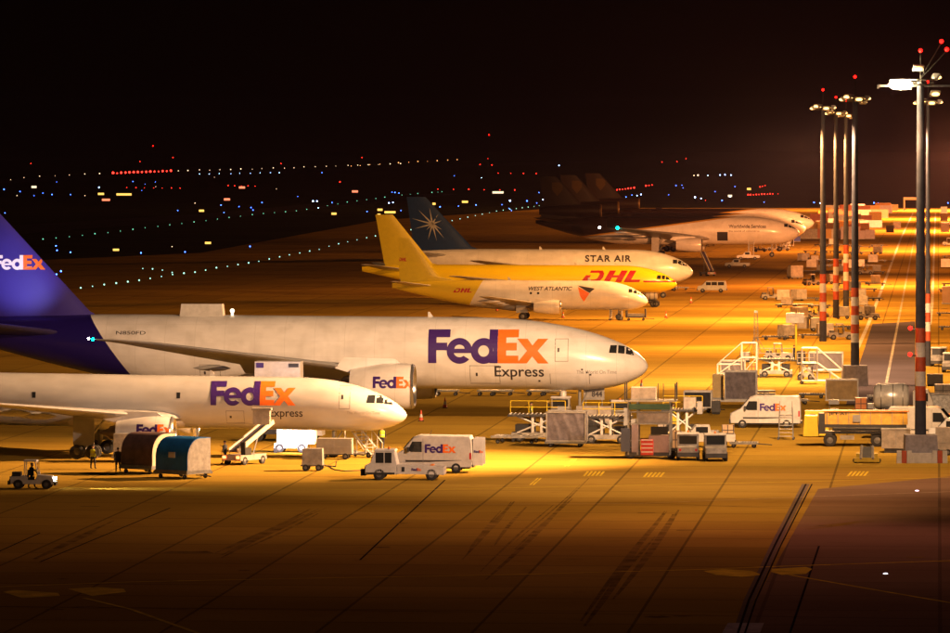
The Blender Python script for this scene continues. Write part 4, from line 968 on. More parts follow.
def belt_loader(label, xy, rot, up=3.4, group='belt loaders', body=OFFW, lit=False, L_=4.6, tip=(2.6, 3.4)):
    T = thing('belt_loader', label, 'belt loader', xy, rot, group)
    M().box(-1.9, 1.5, -.85, .85, .35, .75, .05, .03).build('chassis', body, T)
    a = Vector((-1.6, 0, 1.0)); b = Vector((tip[0], 0, tip[1])); d = (b - a).normalized(); nn = Vector((-d.z, 0, d.x))
    def slab(w, t0, t1): return [[tuple(p + nn * t + Vector((0, s * w, 0))) for s, t in ((-1, t0), (1, t0), (1, t1), (-1, t1))] for p in (a, b)]
    M().loft(slab(.34, -.05, .1)).build('belt', paint('belt_rubber', (.05, .04, .09), .6), T)
    M().loft([[(p[0], p[1] - .4, p[2]) for p in r] for r in slab(.06, -.12, .22)]).loft([[(p[0], p[1] + .4, p[2]) for p in r] for r in slab(.06, -.12, .22)]).build('side_rail', paint('cream_rail', (.6, .55, .42), .5), T)
    M().bar((.4, -.35, .7), tuple(a + d * 3.0 + Vector((0, -.35, 0))), .06).bar((.4, .35, .7), tuple(a + d * 3.0 + Vector((0, .35, 0))), .06).build('lift_arm', GREY, T)
    M().box(-1.3, -.5, -.85, -.45, .75, 1.25).box(-1.35, -1.22, -.85, -.45, 1.25, 1.7).build('seat', BLACK, T)
    for s in (-1, 1): M().box(-1.97, -1.88, s * .62 - .12, s * .62 + .12, .5, .68).build('tail_lamp', glow('tail_lens', (1, .12, .03), 14) if lit else DRED, T)
    wheels(T, [(1.0, .75), (1.0, -.75), (-1.3, .75), (-1.3, -.75)], .32, .22)
    return T
def pickup(label, xy, rot, group='pickups and crew vans', mat=WHITE):
    T = thing('pickup_truck', label, 'pickup', xy, rot, group)
    M().prism([(-2.5, .45), (-2.5, 1.05), (-.6, 1.05), (-.5, 1.75), (.6, 1.75), (1.15, 1.1), (2.3, .98), (2.45, .45)], -.88, .88, edge=.07, sh=.03).build('body', mat, T, 30)
    panels(T, GLASS, 'side_window', [(-.35, .6, 1.15, 1.62, .885), (-.35, .6, 1.15, 1.62, -.885)])
    M().box(-2.4, -.7, -.78, .78, 1.0, 1.06).build('load_bed', BLACK, T)
    M().box(2.35, 2.52, -.86, .86, .4, .6).box(-2.56, -2.45, -.86, .86, .4, .6).build('bumper', DARK, T)
    wheels(T, [(1.5, .8), (1.5, -.8), (-1.5, .8), (-1.5, -.8)], .36, .24)
    return T
def minivan(label, xy, rot, mat=WHITE, group='pickups and crew vans'):
    T = thing('minivan', label, 'minivan', xy, rot, group)
    M().prism([(-2.35, .4), (-2.4, 1.1), (-2.2, 1.88), (.9, 1.92), (1.6, 1.2), (2.3, 1.05), (2.4, .4)], -.9, .9, edge=.08, sh=.03).build('body', mat, T, 30)
    for s in (-1, 1): panels(T, GLASS, 'side_window', [(-2.0, -1.0, 1.2, 1.75, s * .905), (-.85, .05, 1.2, 1.75, s * .905), (.15, .95, 1.2, 1.72, s * .905)])
    M().loft([[(1.0, -.78, 1.82), (1.55, -.8, 1.26), (1.55, .8, 1.26), (1.0, .78, 1.82)], [(1.04, -.78, 1.84), (1.6, -.8, 1.26), (1.6, .8, 1.26), (1.04, .78, 1.84)]]).build('windscreen', GLASS, T)
    M().box(2.3, 2.48, -.88, .88, .35, .6).box(-2.5, -2.35, -.88, .88, .38, .6).build('bumper', DARK, T)
    for s in (-1, 1): M().box(2.2, 2.38, s * .66 - .14, s * .66 + .14, .78, .95).build('headlight', LGREY, T)
    wheels(T, [(1.5, .8), (1.5, -.8), (-1.45, .8), (-1.45, -.8)], .34, .24)
    return T
def tanker(label, xy, rot, tank=SILVER, L_=7.5, cat='tanker', group='tank trucks', lettering=None, cabmat=WHITE):
    T = thing('tank_truck', label, cat, xy, rot, group)
    M().prism([(L_ / 2, .6), (L_ / 2, 2.5), (L_ / 2 + .3, 2.75), (L_ / 2 + 1.3, 2.75), (L_ / 2 + 1.75, 1.7), (L_ / 2 + 1.8, .6)], -1.15, 1.15, edge=.08, sh=.03).build('cab', cabmat, T, 30)
    panels(T, GLASS, 'side_window', [(L_ / 2 + .5, L_ / 2 + 1.3, 1.75, 2.45, s * 1.155) for s in (-1, 1)])
    M().lathe([(-L_ / 2, .05), (-L_ / 2 + .05, .8), (-L_ / 2 + .3, 1.08), (L_ / 2 - .6, 1.08), (L_ / 2 - .35, .8), (L_ / 2 - .3, .05)], 'x', (0, 0, 2.1), 28).build('tank', tank, T, 50)
    m = M()
    for x in (-L_ * .3, 0, L_ * .25): m.lathe([(x - .05, 1.09), (x - .05, 1.13), (x + .05, 1.13), (x + .05, 1.09)], 'x', (0, 0, 2.1), 28)
    m.build('tank_band', LGREY, T)
    M().box(-L_ * .4, L_ * .3, -.35, .35, 3.18, 3.24).build('walkway', GREY, T)
    M().box(-L_ / 2, L_ / 2 + 1.2, -.5, .5, .7, 1.0).box(-L_ * .2, L_ * .1, -1.2, -.6, .5, 1.3).build('chassis', DARK, T)
    wheels(T, [(L_ / 2 + .7, 1.0), (L_ / 2 + .7, -1.0), (-L_ * .22, 1.0), (-L_ * .22, -1.0), (-L_ * .38, 1.0), (-L_ * .38, -1.0)], .5, .32)
    return T
def cone(label, xy, group='traffic cones', h=.9):
    T = thing('traffic_cone', label, 'cone', xy, 0, group)
    M().box(-.25, .25, -.25, .25, 0, .05).build('base', BLACK, T)
    M().lathe([(.05, .2), (.05 + h * .3, .15)], 'z', n=12).lathe([(.05 + h * .6, .1), (.05 + h, .04), (.06 + h, .001)], 'z', n=12).build('cone_body', paint('cone_red', (.6, .07, .02), .5), T, True)
    M().lathe([(.05 + h * .3, .15), (.05 + h * .6, .1)], 'z', n=12).build('reflective_band', WHITEBAND, T, True)
    return T
R0 = YAW
def PT(px, py): return P(px, py)
# ---- around the nearest aircraft
t0 = tug('white canopy tractor with its headlights on, at the left edge of the apron', PT(33, 488.5), R0 + rad(3), lit=True)
hl = bpy.data.lights.new('head_lamp_beam', 'SPOT'); hl.energy = 9000; hl.color = (1, .85, .6); hl.spot_size = rad(40); hl.spot_blend = .8; hl.shadow_soft_size = .08
ho = bpy.data.objects.new('head_lamp_beam', hl); COL.objects.link(ho); ho.parent = t0; ho.location = (1.75, 0, .75); ho.rotation_euler = Vector((1, 0, -.045)).to_track_quat('-Z', 'Y').to_euler()
person('person driving the canopy tractor, in dark clothes', 0, 0, R0, NAVY, 2, None, xy=(P(33, 488.5)[0] - .1, P(33, 488.5)[1])).location.z = .0
dA = dolly('dolly under the plum sided container', PT(148, 473), R0 + rad(-36), 3.3, 2.5, .5)
container('plum sided contoured container with a cream end panel', PT(148, 473), R0 + rad(-36), .56, mat=BROWNC, end=paint('cream_panel', (.6, .52, .38), .5), group='contoured main deck containers')
dolly('dolly under the blue sided container', PT(183, 478), R0 + rad(-36), 3.3, 2.5, .5)
ct = container('blue sided contoured container with a scuffed silver end panel', PT(183, 478), R0 + rad(-36), .56, mat=BLUEC, end=ALU, group='contoured main deck containers')
panels(ct, WHITE, 'white_label', [(-.25, .4, .95, 1.35, -1.23)])
container('dull silver container behind the plum sided one', PT(128, 462), R0, .56, 'box', mat=ALU, end=ALU, H_=1.6, W_=1.6, L_=1.9, group='contoured main deck containers')
dolly('low dolly behind the plum sided container', PT(128, 462), R0, 2.2, 1.8, .5)
person('person in a yellow vest below the nearest aircraft wing', 93, 469, R0 + rad(70), HIVIS, 0)
person('person in dark clothes left of the plum sided container', 118, 472, R0 + rad(90), NAVY, 1)
person('person in dark clothes between blue container and belt loader', 225, 464.5, R0 + rad(160), NAVY, 2)
person('person in a yellow vest behind the white van, by the stairs', 382, 449, R0 + rad(90), HIVIS, 0)
belt_loader('belt loader with lit red tail lamps, reaching up to the nearest aircraft', PT(246, 464), R0 + rad(62), lit=True, tip=(3.0, 3.0))
tg = thing('cargo_crate', 'pale lit crate on top of the belt, against the fuselage lettering', 'crate', P(262, 464), R0, None, 2.95)
M().box(-.62, .62, -.5, .5, 0, 1.05).build('crate_box', CREAM, tg); M().box(-.72, .72, -.6, .6, 1.05, 1.22).build('lid', OFFW, tg)
loader('white loader standing under the nearest aircraft belly, lamp lit', PT(292, 452), R0, 2.1, 2.6, 2.0, WHITE, WHITE, False)
gw = curtain_box('bright white wrapped cargo under the nearest aircraft', P(297, 452), R0, .75, 2.9, 2.0, 1.25, paint('white_sheet', (.8, .8, .8), .7), 'wrapped cargo under the aircraft', WHITE)
wl2 = bpy.data.lights.new('work_lamp_beam', 'SPOT'); wl2.energy = 5200; wl2.color = (1, .82, .85); wl2.spot_size = rad(80); wl2.spot_blend = .7; wl2.shadow_soft_size = .15
for dx, dy, tgt, e in ((0, -4.5, (0, 0, 1.4), 1.0), (-3.2, -5.0, (-2.9, 2, 3.6), .35)):
    wx, wy = P(297, 452); l2 = wl2.copy(); l2.energy = wl2.energy * e
    o2 = bpy.data.objects.new('work_lamp_beam', l2); COL.objects.link(o2); o2.location = (wx + dx, wy + dy, 1.6); o2.rotation_euler = (Vector((wx + tgt[0], wy + tgt[1], tgt[2])) - o2.location).to_track_quat('-Z', 'Y').to_euler()
ground_unit('cream two-door power cart with a tow bar, before the nearest aircraft', PT(313, 470.5), R0, 1.5, 1.2, 1.2)
ground_unit('long grey box trailer on black wheels under the nearest aircraft', PT(335, 459), R0, 2.7, 1.4, 1.15, mat=paint('grey_box', (.22, .21, .2), .6))
strip_pts = [P(328, 466), P(334, 470), P(345, 471.5), P(358, 471), P(370, 470)]
tag(M().path([(a[0], a[1], .04) for a in strip_pts], .035).build('power_cable', BLACK), 'black power cable lying between the cream cart and the tow truck', 'cable')
stairs('white stairs at the front door of the nearest aircraft', PT(364, 457), R0 + rad(150), 2.6, 1.3, 10)
tow_truck('white tow truck with a flat rear bed and small lettering, before the van', PT(403, 479.5), R0 + rad(180))
van('white van with big lettering and its rear doors open, behind the tow truck', PT(433, 472), R0 + rad(180), True, True)
# ---- raised box between the two big aircraft
T = thing('high_lift_truck', 'white high-lift box truck raised between the two large freighters', 'truck', P(279, 441), R0)
M().box(-1.85, 1.85, -1.1, 1.1, 4.0, 6.4, .03, .03).build('lift_box', WHITE, T)
panels(T, INK, 'box_window', [(.9, 1.7, 5.95, 6.25, -1.105)]); panels(T, PURPL2, 'corner_stripe', [(-1.7, -1.1, 5.9, 6.3, -1.105)])
m = M()
for s in (-1, 1): m.bar((-1.6, s * .8, 1.0), (1.6, s * .8, 4.3), .1).bar((1.6, s * .8, 1.0), (-1.6, s * .8, 4.3), .1)
m.build('scissor_lift', GREY, T); M().box(-2.2, 2.2, -1.1, 1.1, .6, 1.0).build('chassis', DARK, T); M().box(2.2, 3.6, -1.1, 1.1, .5, 2.3, .1, .05).build('cab', WHITE, T)
wheels(T, [(x, y) for x in (-1.6, 2.7) for y in (-1, 1)], .45, .3)
# ---- under and in front of the long freighter's nose
loader('low black decked loader with yellow rails, left of the grey canvas box', PT(538, 441), R0, 2.15, 4.2, 2.4, OFFW, YEL)
dolly('flat silver pallet platform on the ground left of the loader', PT(517, 443), R0 + rad(-6), 3.8, 2.4, .62, mat=ALU)
dolly('dolly under the large grey canvas box', PT(566, 446.5), R0, 3.2, 2.4, .45)
curtain_box('large grey canvas fronted box on a dolly, below the aircraft nose', PT(567, 446.5), R0, .5, 3.15, 2.4, 2.3)
loader('low black decked loader right of the grey canvas box', PT(607, 443), R0, 2.15, 3.6, 2.4, OFFW, YEL)
T = box_tractor('tractor with a pale cover in its cab, above the grey canvas box', PT(561, 420), R0 + rad(90))
M().loft([[(.3 * math.cos(t) * k - 0.1, -.2 + .3 * math.sin(t) * k, z) for t in [2 * math.pi * j / 10 for j in range(10)]] for z, k in ((2.05, 1), (2.5, .9), (2.75, .3))]).build('pale_cover', WHITE, T, True)
T = thing('notice_board', 'stand number board reading 844 beside the nose gear', 'sign', P(594, 420), R0)
M().box(-.9, .9, -.05, .05, 1.75, 2.75).build('board', OFFW, T); M().bar((-.7, 0, 0), (-.7, 0, 1.75), .05).bar((.7, 0, 0), (.7, 0, 1.75), .05).build('post', GREY, T)
bm = fit(text_bm('844', .03), -.2, .72, 2.0, 2.5); q = M().box(-.9, .9, -.052, .05, 1.75, 2.75); bq = BVHTree.FromPolygons([Vector(v) for v in q.v], q.f)
decal('board_number', INK, bm, bq, T, '-y', 0)
container('cream box container right of the covered tractor', PT(587, 424), R0, .45, 'box', CREAM, CREAM, 1.7, 1.5, 1.1, 'small box containers')
dolly('small dolly under the cream box container', PT(587, 424), R0, 1.9, 1.5, .4)
container('cream box container beside the pickup truck below the nose', PT(605, 427), R0, .45, 'box', CREAM, OFFW, 1.1, 1.4, 1.3, 'small box containers')
dolly('small dolly beside the pickup truck below the nose', PT(605, 427), R0, 1.4, 1.4, .4)
box_tractor('white tractor facing the camera between loader and high lift', PT(620, 424), R0 + rad(-80))
person('person on the stand beside the grey canvas box', 548, 420, R0, NAVY)
# ---- tall lift with many platforms
def high_lift(label, xy, rot):
    T = thing('container_lift', label, 'container lift', xy, rot)
    m = M()
    for x in (-1.65, -.95, 1.5):
        for y in (-1.2, 1.2): m.box(x - .06, x + .06, y - .06, y + .06, .3, 4.35)
    for z in (1.35, 2.6, 3.5):
        m.box(-1.65, 1.5, -1.26, -1.16, z, z + .09)
    m.box(-1.65, 1.5, 1.16, 1.26, 4.2, 4.3).box(-1.7, -1.6, -1.2, 1.2, 4.2, 4.3).box(-1.0, -.9, -1.2, 1.2, 4.2, 4.3).box(1.45, 1.55, -1.2, 1.2, 4.2, 4.3)
    m.build('lift_frame', LGREY, T)
    M().box(-1.95, 1.95, -1.3, 1.3, 4.3, 4.42).build('top_platform', OFFW, T)
    m = M()
    for x in (-1.9, 1.9): m.box(x - .05, x + .05, -1.3, -1.2, 4.4, 5.7).box(x - .05, x + .05, 1.2, 1.3, 4.4, 5.7)
    m.bar((.6, -1.25, 4.4), (.6, -1.25, 5.7), .03).bar((1.0, -1.25, 4.4), (1.0, -1.25, 5.7), .03); m.build('corner_post', DARK, T)
    M().box(-1.6, 1.5, -1.35, -1.2, 3.72, 4.15).build('hydraulic_beam', GREEN, T)
    M().box(-1.9, 1.9, -1.2, 1.2, .2, .5).build('chassis', DARK, T)
    M().box(-.9, 1.4, -1.1, 1.0, 2.68, 3.45).build('white_load', CREAM, T)
    M().box(-2.2, -1.5, -1.4, -1.2, .55, 2.3).build('mesh_panel', paint('blue_mesh', (.04, .05, .09), .5), T)
    M().box(-1.4, -.9, -1.3, 1.2, .5, 2.6).build('left_cabinet', paint('violet_grey', (.2, .16, .19), .5), T)
    M().box(-.1, 1.4, -1.3, 1.0, .5, 1.75).build('lower_cabinet', paint('steel_plum', (.3, .22, .24), .35, .4), T)
    M().box(-.7, .25, -1.4, -1.3, .3, 1.5).build('red_ladder_panel', RED, T)
    m = M()
    for z in (.5, .8, 1.1, 1.4): m.box(-.65, .2, -1.45, -1.4, z, z + .07)
    m.build('ladder_rungs', WHITE, T)
    M().box(.05, 1.35, -1.31, -1.28, 1.85, 2.45).build('dark_opening', GLASS, T)
    wheels(T, [(x, y) for x in (-1.5, 1.6) for y in (-1, 1)], .35, .24)
    return T
high_lift('tall steel container lift with a green beam and red ladder panel', PT(651, 458), R0)
container('pale container on top of the tall steel lift', P(644, 458), R0, 4.46, 'box', CREAM, CREAM, 1.8, 1.9, .9, 'small box containers')
loader('bright yellow railed loader right of the tall steel lift', PT(683, 441), R0, 2.55, 3.0, 2.2, YEL, YEL)
container('pale crate on the yellow railed loader', P(690, 441), R0, 2.6, 'box', CREAM, OFFW, .9, 1.2, .9, 'small box containers')
T = curtain_box('open fronted white framed container with a dark inside', PT(698, 412), R0, .45, 2.5, 1.7, 1.45, paint('dark_inside', (.02, .02, .025), .8), 'open fronted containers', WHITE)
dolly('dolly under the open fronted dark container', PT(698, 412), R0, 2.6, 1.9, .4)
box_tractor('white cab tractor with its back to the camera, beside the tall lift', PT(688, 459.5), R0 + rad(93))
box_tractor('white cab tractor facing the camera, right of the other one', PT(715, 460.5), R0 + rad(-84))
pickup('white low service truck behind the two cab tractors', PT(703, 447), R0 + rad(185))
dolly('low silver dolly right of the cab tractors, before the lettered van', PT(744, 447.5), R0, 2.2, 1.6, .45)
van('white van with big lettering, doors shut, behind a step ladder', PT(766, 427.5), R0 + rad(180), True, False)
def ladder(label, xy, rot, H_=2.6):
    T = thing('step_ladder', label, 'step ladder', xy, rot)
    m = M()
    for s in (-.5, .5): m.bar((s * 1.15, -.7, .15), (s, -.1, H_), .045).bar((s * 1.15, .7, .15), (s, .1, H_), .04)
    m.build('ladder_frame', LGREY, T); m = M()
    for i in range(8):
        z = .3 + (H_ - .3) * i / 8; y = -.7 + .6 * i / 8; m.box(-.52, .52, y - .1, y + .1, z - .02, z + .02)
    m.box(-.5, .5, -.25, .3, H_ - .7, H_ - .62).build('treads', GREY, T)
    m = M().bar((-.5, -.1, H_), (-.5, -.1, H_ + .5), .03).bar((.5, -.1, H_), (.5, -.1, H_ + .5), .03); m.build('hand_grip', GREY, T)
    wheels(T, [(x, y) for x in (-.6, .6) for y in (-.7, .7)], .1, .06)
    return T
ladder('grey wheeled step ladder in front of the shut lettered van', PT(786, 439.5), R0)
dolly('dolly under the grey sheeted box left of the white steps', PT(738, 405), R0, 5.2, 2.3, .5, mat=WHITE)
curtain_box('large grey sheeted box behind the shut lettered van', PT(741, 405), R0, .55, 2.95, 2.3, 2.6)
container('yellow white crate beside the grey sheeted box', PT(718, 404), R0, .55, 'box', paint('straw_crate', (.6, .45, .2), .6), CREAM, .9, 1.2, 2.2, 'small box containers')
T = thing('pallet_stack', 'low stack of white pallets right of the grey sheeted box', 'pallets', P(765, 402), R0)
for k in range(4): M().box(-.95, .95, -.7, .7, .05 + k * .3, .2 + k * .3).build('pallet', OFFW, T)
# ---- more equipment around the tank trucks and behind the loaders
def crate(label, px, py, w=1.2, d=1.0, h=1.2, mat=None, base=DARK, rot=0):
    T = thing('equipment_crate', label, 'crate', P(px, py), R0 + rad(rot), 'equipment crates')
    M().box(-w / 2, w / 2, -d / 2, d / 2, .2, .2 + h, .02, .02).build('crate_body', mat or CREAM, T)
    m = M()
    for x in (-w / 2 + .04, 0, w / 2 - .04): m.box(x - .03, x + .03, -d / 2 - .025, -d / 2 - .003, .2, .2 + h)
    m.box(-w / 2, w / 2, -d / 2 - .02, -d / 2 - .001, .2 + h * .45, .26 + h * .45).build('straps', base, T)
    M().box(-w / 2 + .05, w / 2 - .05, -d / 2 + .05, d / 2 - .05, 0, .2).build('skid', BLACK, T)
    return T
for a in (('pale crate right of the fuel truck pumps, low behind the ramp', 884, 441, 1.0, 1, 1.1, OFFW), ('tan crate just left of the nearest mast at cab height', 903, 431, 1.3, 1, 1.2, TAN), ('grey crate in front of the silver tank', 874, 416, 1.2, 1, .9, GREY), ('orange crate beside the silver tank', 861, 411, 1.1, 1, 1.0, ORNG), ('dark crate right of the nearest mast', 933, 432, 1.5, 1, 1.3, DARK), ('orange crate at the right edge by the wrapped cargo', 946, 434, 1.0, 1, 1.5, ORNG), ('pale crate above the wrapped cargo near the right edge', 943, 398, 1.6, 1.2, 1.1, OFFW), ('dark crate at the right edge above the wrapped cargo', 935, 386, 1.6, 1.2, 1.0, DARK),
          ('black crate between the right white steps and the grey mast base', 842, 392, .9, .8, .9, BLACK), ('yellow crate behind the container lift', 672, 432, 1.2, 1, 1.4, YEL), ('tan crate between the tall lift and the cab tractors', 676, 450, .9, .9, 1.3, TAN), ('black crate left of the tall steel lift', 631, 447, .9, .9, 1.5, BLACK), ('pale crate on the ground left of the yellow loader', 664, 441, 1.0, 1, 1.8, CREAM), ('grey crate right of the low black loader', 630, 436, 1.1, 1, 1.2, GREY), ('black crate between grey box and nose gear', 594, 430, .9, .9, 1.0, BLACK),
          ('tan crate behind the cab tractors', 728, 437, 1.0, .9, .8, TAN), ('dark crate beside the open dark container', 716, 414, .8, .8, 1.0, DARK), ('orange crate between the white steps', 752, 372, .8, .8, .8, ORNG), ('grey crate behind the left white steps', 745, 362, 1.1, .9, .9, GREY), ('black crate by the foot of the yellow post', 801, 364, 1.0, .8, 1.2, BLACK)): crate(*a)
for k, (x, y, r) in enumerate(((704, 436, 0), (795, 404, 10), (812, 398, 0), (838, 420, 180), (745, 395, 0), (912, 447, 0), (880, 400, 0))):
    dolly(('low dolly behind the cab tractors at wheel height', 'low dolly right of the pallet stack', 'low dolly below the right white steps', 'low dolly between the tan box and the fuel truck', 'low dolly behind the sheeted box', 'low dolly under the nearest mast, half hidden', 'low dolly left of the silver tank')[k], PT(x, y), R0 + rad(r), 2.4, 1.5, .45, mat=(GREY, OFFW, DARK)[k % 3])
for k, (x, y) in enumerate(((531, 423), (673, 424), (893, 446))): person(('person in a yellow vest beside the left loader rails', 'person in a yellow vest behind the tall lift', 'person in a yellow vest between cabinet and fuel truck')[k], x, y, R0 + rad(60 * k), HIVIS, k % 2)
# ---- white lattice maintenance steps
def lattice(label, xy, rot, flip=1):
    T = thing('maintenance_steps', label, 'work platform', xy, rot, 'white lattice maintenance steps')
    L_, H1, H2, W_ = 4.0, 2.1, 3.6, 1.9; f = flip
    m = M()
    for y in (-W_ / 2, W_ / 2):
        m.bar((-f * L_ / 2, y, .35), (f * L_ / 2, y, .35), .06).bar((-f * L_ / 2, y, 1.4), (f * L_ * .1, y, 1.4 + .0), .05)
        for x in (-L_ / 2, -L_ * .2, L_ * .12, L_ / 2): m.bar((f * x, y, .35), (f * x, y, 1.4 if x < 0 else H2), .06)
        m.bar((-f * L_ / 2, y, .35), (f * L_ * .12, y, H1), .06).bar((-f * L_ / 2, y, 1.4), (f * L_ * .12, y, H2), .05)
        m.bar((f * L_ * .12, y, H1), (f * L_ / 2, y, H1), .06).bar((f * L_ * .12, y, H2), (f * L_ / 2, y, H2), .06)
        m.bar((f * L_ * .12, y, .35), (f * L_ / 2, y, H1), .05)
    for x in (-L_ / 2, L_ * .12, L_ / 2):
        for z in (.35, H1 if x > 0 else 1.4): m.bar((f * x, -W_ / 2, z), (f * x, W_ / 2, z), .05)
    m.build('white_frame', WHITE, T)
    M().box(min(f * L_ * .12, f * L_ / 2), max(f * L_ * .12, f * L_ / 2), -W_ / 2, W_ / 2, H1, H1 + .08).build('platform', OFFW, T)
    wheels(T, [(x, y) for x in (-L_ / 2, L_ / 2) for y in (-W_ / 2, W_ / 2)], .18, .12)
    return T
lattice('white lattice steps rising to the right, left of the pair', PT(737, 378), R0, 1)
T = lattice('white lattice steps rising to the left, beside the banded masts', PT(822, 384), R0, -1)
T.scale = (1, 1, 1)
curtain_box('dark grey box standing inside the left white steps', PT(733, 374), R0, .15, 2.6, 1.5, 1.3, paint('slate_sheet', (.1, .09, .11), .7), 'dark boxes by the steps')
curtain_box('dark slate box standing behind the right white steps', PT(826, 373), R0, .3, 3.6, 1.8, 1.9, paint('slate_sheet', (.1, .09, .11), .7), 'dark boxes by the steps')
loader('black decked loader between the two white steps', PT(776, 377), R0, 1.9, 3.4, 2.2, OFFW, GREY, False)
tug('dark tractor on the apron behind the loader between the steps', PT(779, 361), R0, body=GREY)
loader('cream decked loader left of the right white steps', PT(806, 380), R0, 1.7, 1.6, 2.0, CREAM, CREAM, False)
person('person in dark clothes beside the right white steps', 794, 361, R0, NAVY)
def lattice_tower(label, xy):
    T = thing('lattice_tower', label, 'lattice tower', xy, R0)
    m = M(); H_ = 4.7
    for s in ((-.18, -.18), (.18, -.18), (.18, .18), (-.18, .18)): m.bar((s[0] * 1.4, s[1] * 1.4, .1), (s[0], s[1], H_), .03)
    for k in range(11):
        z0 = .3 + k * .4; m.bar((-.2, -.2, z0), (.2, -.2, z0 + .4), .02).bar((.2, -.2, z0), (-.2, -.2, z0), .02).bar((.2, .2, z0), (.2, -.2, z0 + .4), .02)
    m.build('lattice_shaft', OFFW, T)
    m = M()
    for a in range(4): m.bar((1.3 * math.cos(a * 1.57 + .5), 1.3 * math.sin(a * 1.57 + .5), .05), (.15 * math.cos(a * 1.57 + .5), .15 * math.sin(a * 1.57 + .5), 2.0), .03)
    m.build('brace', GREY, T); M().box(-.2, .2, -.2, .2, H_, H_ + .25).build('tower_head', WHITE, T)
    return T
lattice_tower('thin white lattice tower on splayed legs, above the left white steps', PT(756, 354))
def signal_post(label, xy, H_=4.2, mat=YEL):
    T = thing('floodlight_post', label, 'post', xy, R0)
    M().cyl((0, 0, 0), (0, 0, H_), .12).build('post', mat, T); M().box(-1.1, .9, -.5, .5, H_, H_ + 1.1).build('post_box', OFFW, T)
    M().box(-.5, .5, -.5, .5, 0, .15).build('foot', DARK, T)
    return T
signal_post('yellow post with a pale box on top, left of the banded masts', PT(796, 361))
# ---- big yellow vehicle group by the nearest mast
T = thing('fuel_truck', 'long dark-framed fuel truck with orange upper panels marked JET A1', 'fuel truck', P(862, 446), R0 + rad(180))
M().box(-3.6, 3.0, -1.0, 1.0, 1.75, 2.75, .05, .1).build('panelled_body', paint('apricot_panel', (.55, .33, .04), .5, var=.4), T)
M().box(-3.7, 3.1, -1.05, 1.05, 2.75, 2.82).build('roof_rail', ORNG, T)
q = M().box(-3.6, 3.0, -1.0, 1.0, 1.75, 2.75, .05, .1); bq = BVHTree.FromPolygons([Vector(v) for v in q.v], q.f)
decal('fuel_lettering', INK, fit(text_bm('JET A1', .03), -2.6, -1.2, 2.42, 2.68), bq, T, '+y', 0)
for k in range(8):
    M().box(2.7 - k * .85, 2.74 - k * .85, .96, 1.03, 1.75, 2.72).build('panel_seam', DOORL, T)
M().box(-3.5, 3.3, -1.0, 1.0, 1.5, 1.75).box(-3.4, 3.2, -.9, .95, 1.0, 1.2).build('chassis', DARK, T)
M().box(-3.3, 2.2, .85, 1.08, 1.22, 1.48).build('pipe_rack', GREY, T)
m = M()
for z in (1.3, 1.42, 1.1): m.cyl((-3.3, 1.12, z), (2.3, 1.12, z), .05, n=8)
m.build('hose_pipes', BLACK, T)
M().box(.6, 1.7, .8, 1.0, .55, .9).build('side_guard', OFFW, T); M().box(-2.3, -1.3, .8, 1.02, .5, .85).build('side_guard', OFFW, T)
M().box(2.9, 3.4, -1.0, 1.05, 1.0, 2.6).build('pump_cabinet', DARK, T); M().box(.1, .7, 1.03, 1.1, 1.95, 2.5).build('hatch', GREY, T)
M().lathe([(.72, .78), (1.08, .78)], 'y', (-1.2, 0, .62), 20).lathe([(.72, .7), (1.08, .7)], 'y', (-1.2, 0, .62), 20).build('mudguard', LGREY, T)
wheels(T, [(2.5, .85), (2.5, -.85), (-1.2, .85), (-1.2, -.85), (-2.6, .85), (-2.6, -.85)], .52, .34)
M().box(3.4, 4.6, -1.05, 1.05, .8, 2.4, .1, .05).build('cab', YEL, T)
T = thing('yellow_hoarding', 'bright yellow fuel cabinet with an orange slanted stripe, left of the tanker', 'cabinet', P(817, 437), R0)
M().box(-.95, .95, -.5, .5, .15, 2.15).build('cabinet_body', YEL, T)
M().add([(-.1, -.51, .4), (.5, -.51, .4), (.95, -.51, 1.3), (.95, -.51, 1.8), (.3, -.51, 1.6)], [(0, 1, 2, 3, 4)]).build('orange_stripe', ORNG, T); M().box(-.6, -.1, -.54, -.51, 1.75, 1.9).build('black_vent', INK, T)
T = thing('steel_cabinet', 'cream two-door steel cabinet between tanker and concrete mast base', 'cabinet', P(896, 452.5), R0, None)
M().box(-1.1, 1.1, -.7, .7, .35, 1.75).build('cabinet_body', CREAM, T); M().box(-1.15, 1.15, -.72, .72, 1.75, 1.85).build('cabinet_top', OFFW, T)
panels(T, DOORL, 'door_seam', [(-.02, .02, .4, 1.7, -.705)]); M().box(-.9, .9, -.6, .6, 0, .35).build('skid', DARK, T)
T = thing('roller_ramp', 'small sloping roller ramp with white side rails, before the tanker', 'ramp', P(867, 462.5), R0)
M().add([(-.35, -.9, .3), (.35, -.9, .3), (.3, .8, 1.15), (-.3, .8, 1.15)], [(0, 1, 2, 3)]).build('ramp_belt', DARK, T)
for s in (-1, 1): M().bar((s * .45, -.95, .35), (s * .4, .85, 1.2), .1).build('side_rail', OFFW, T)
M().box(-.95, .95, -.9, -.5, .1, .4).box(-.8, -.55, -.4, .4, .3, .7).box(.55, .8, -.4, .4, .3, .7).build('ramp_chassis', YEL, T); wheels(T, [(x, -.6) for x in (-.85, .85)], .2, .14)
tanker('polished silver tank truck glaring under the lamps, behind the orange one', PT(893, 421), R0 + rad(0), SILVER, 3.4)
minivan('pale car parked behind the nearest mast, windows dark', PT(893, 438), R0, CREAM)
van('pale violet white van behind the nearest mast, nose to the right', PT(925, 440), R0 + rad(-6), False, False)
minivan('white car cut by the right edge of the picture', PT(958, 442), R0 + rad(180), paint('cool_white', (.65, .7, .8), .3))
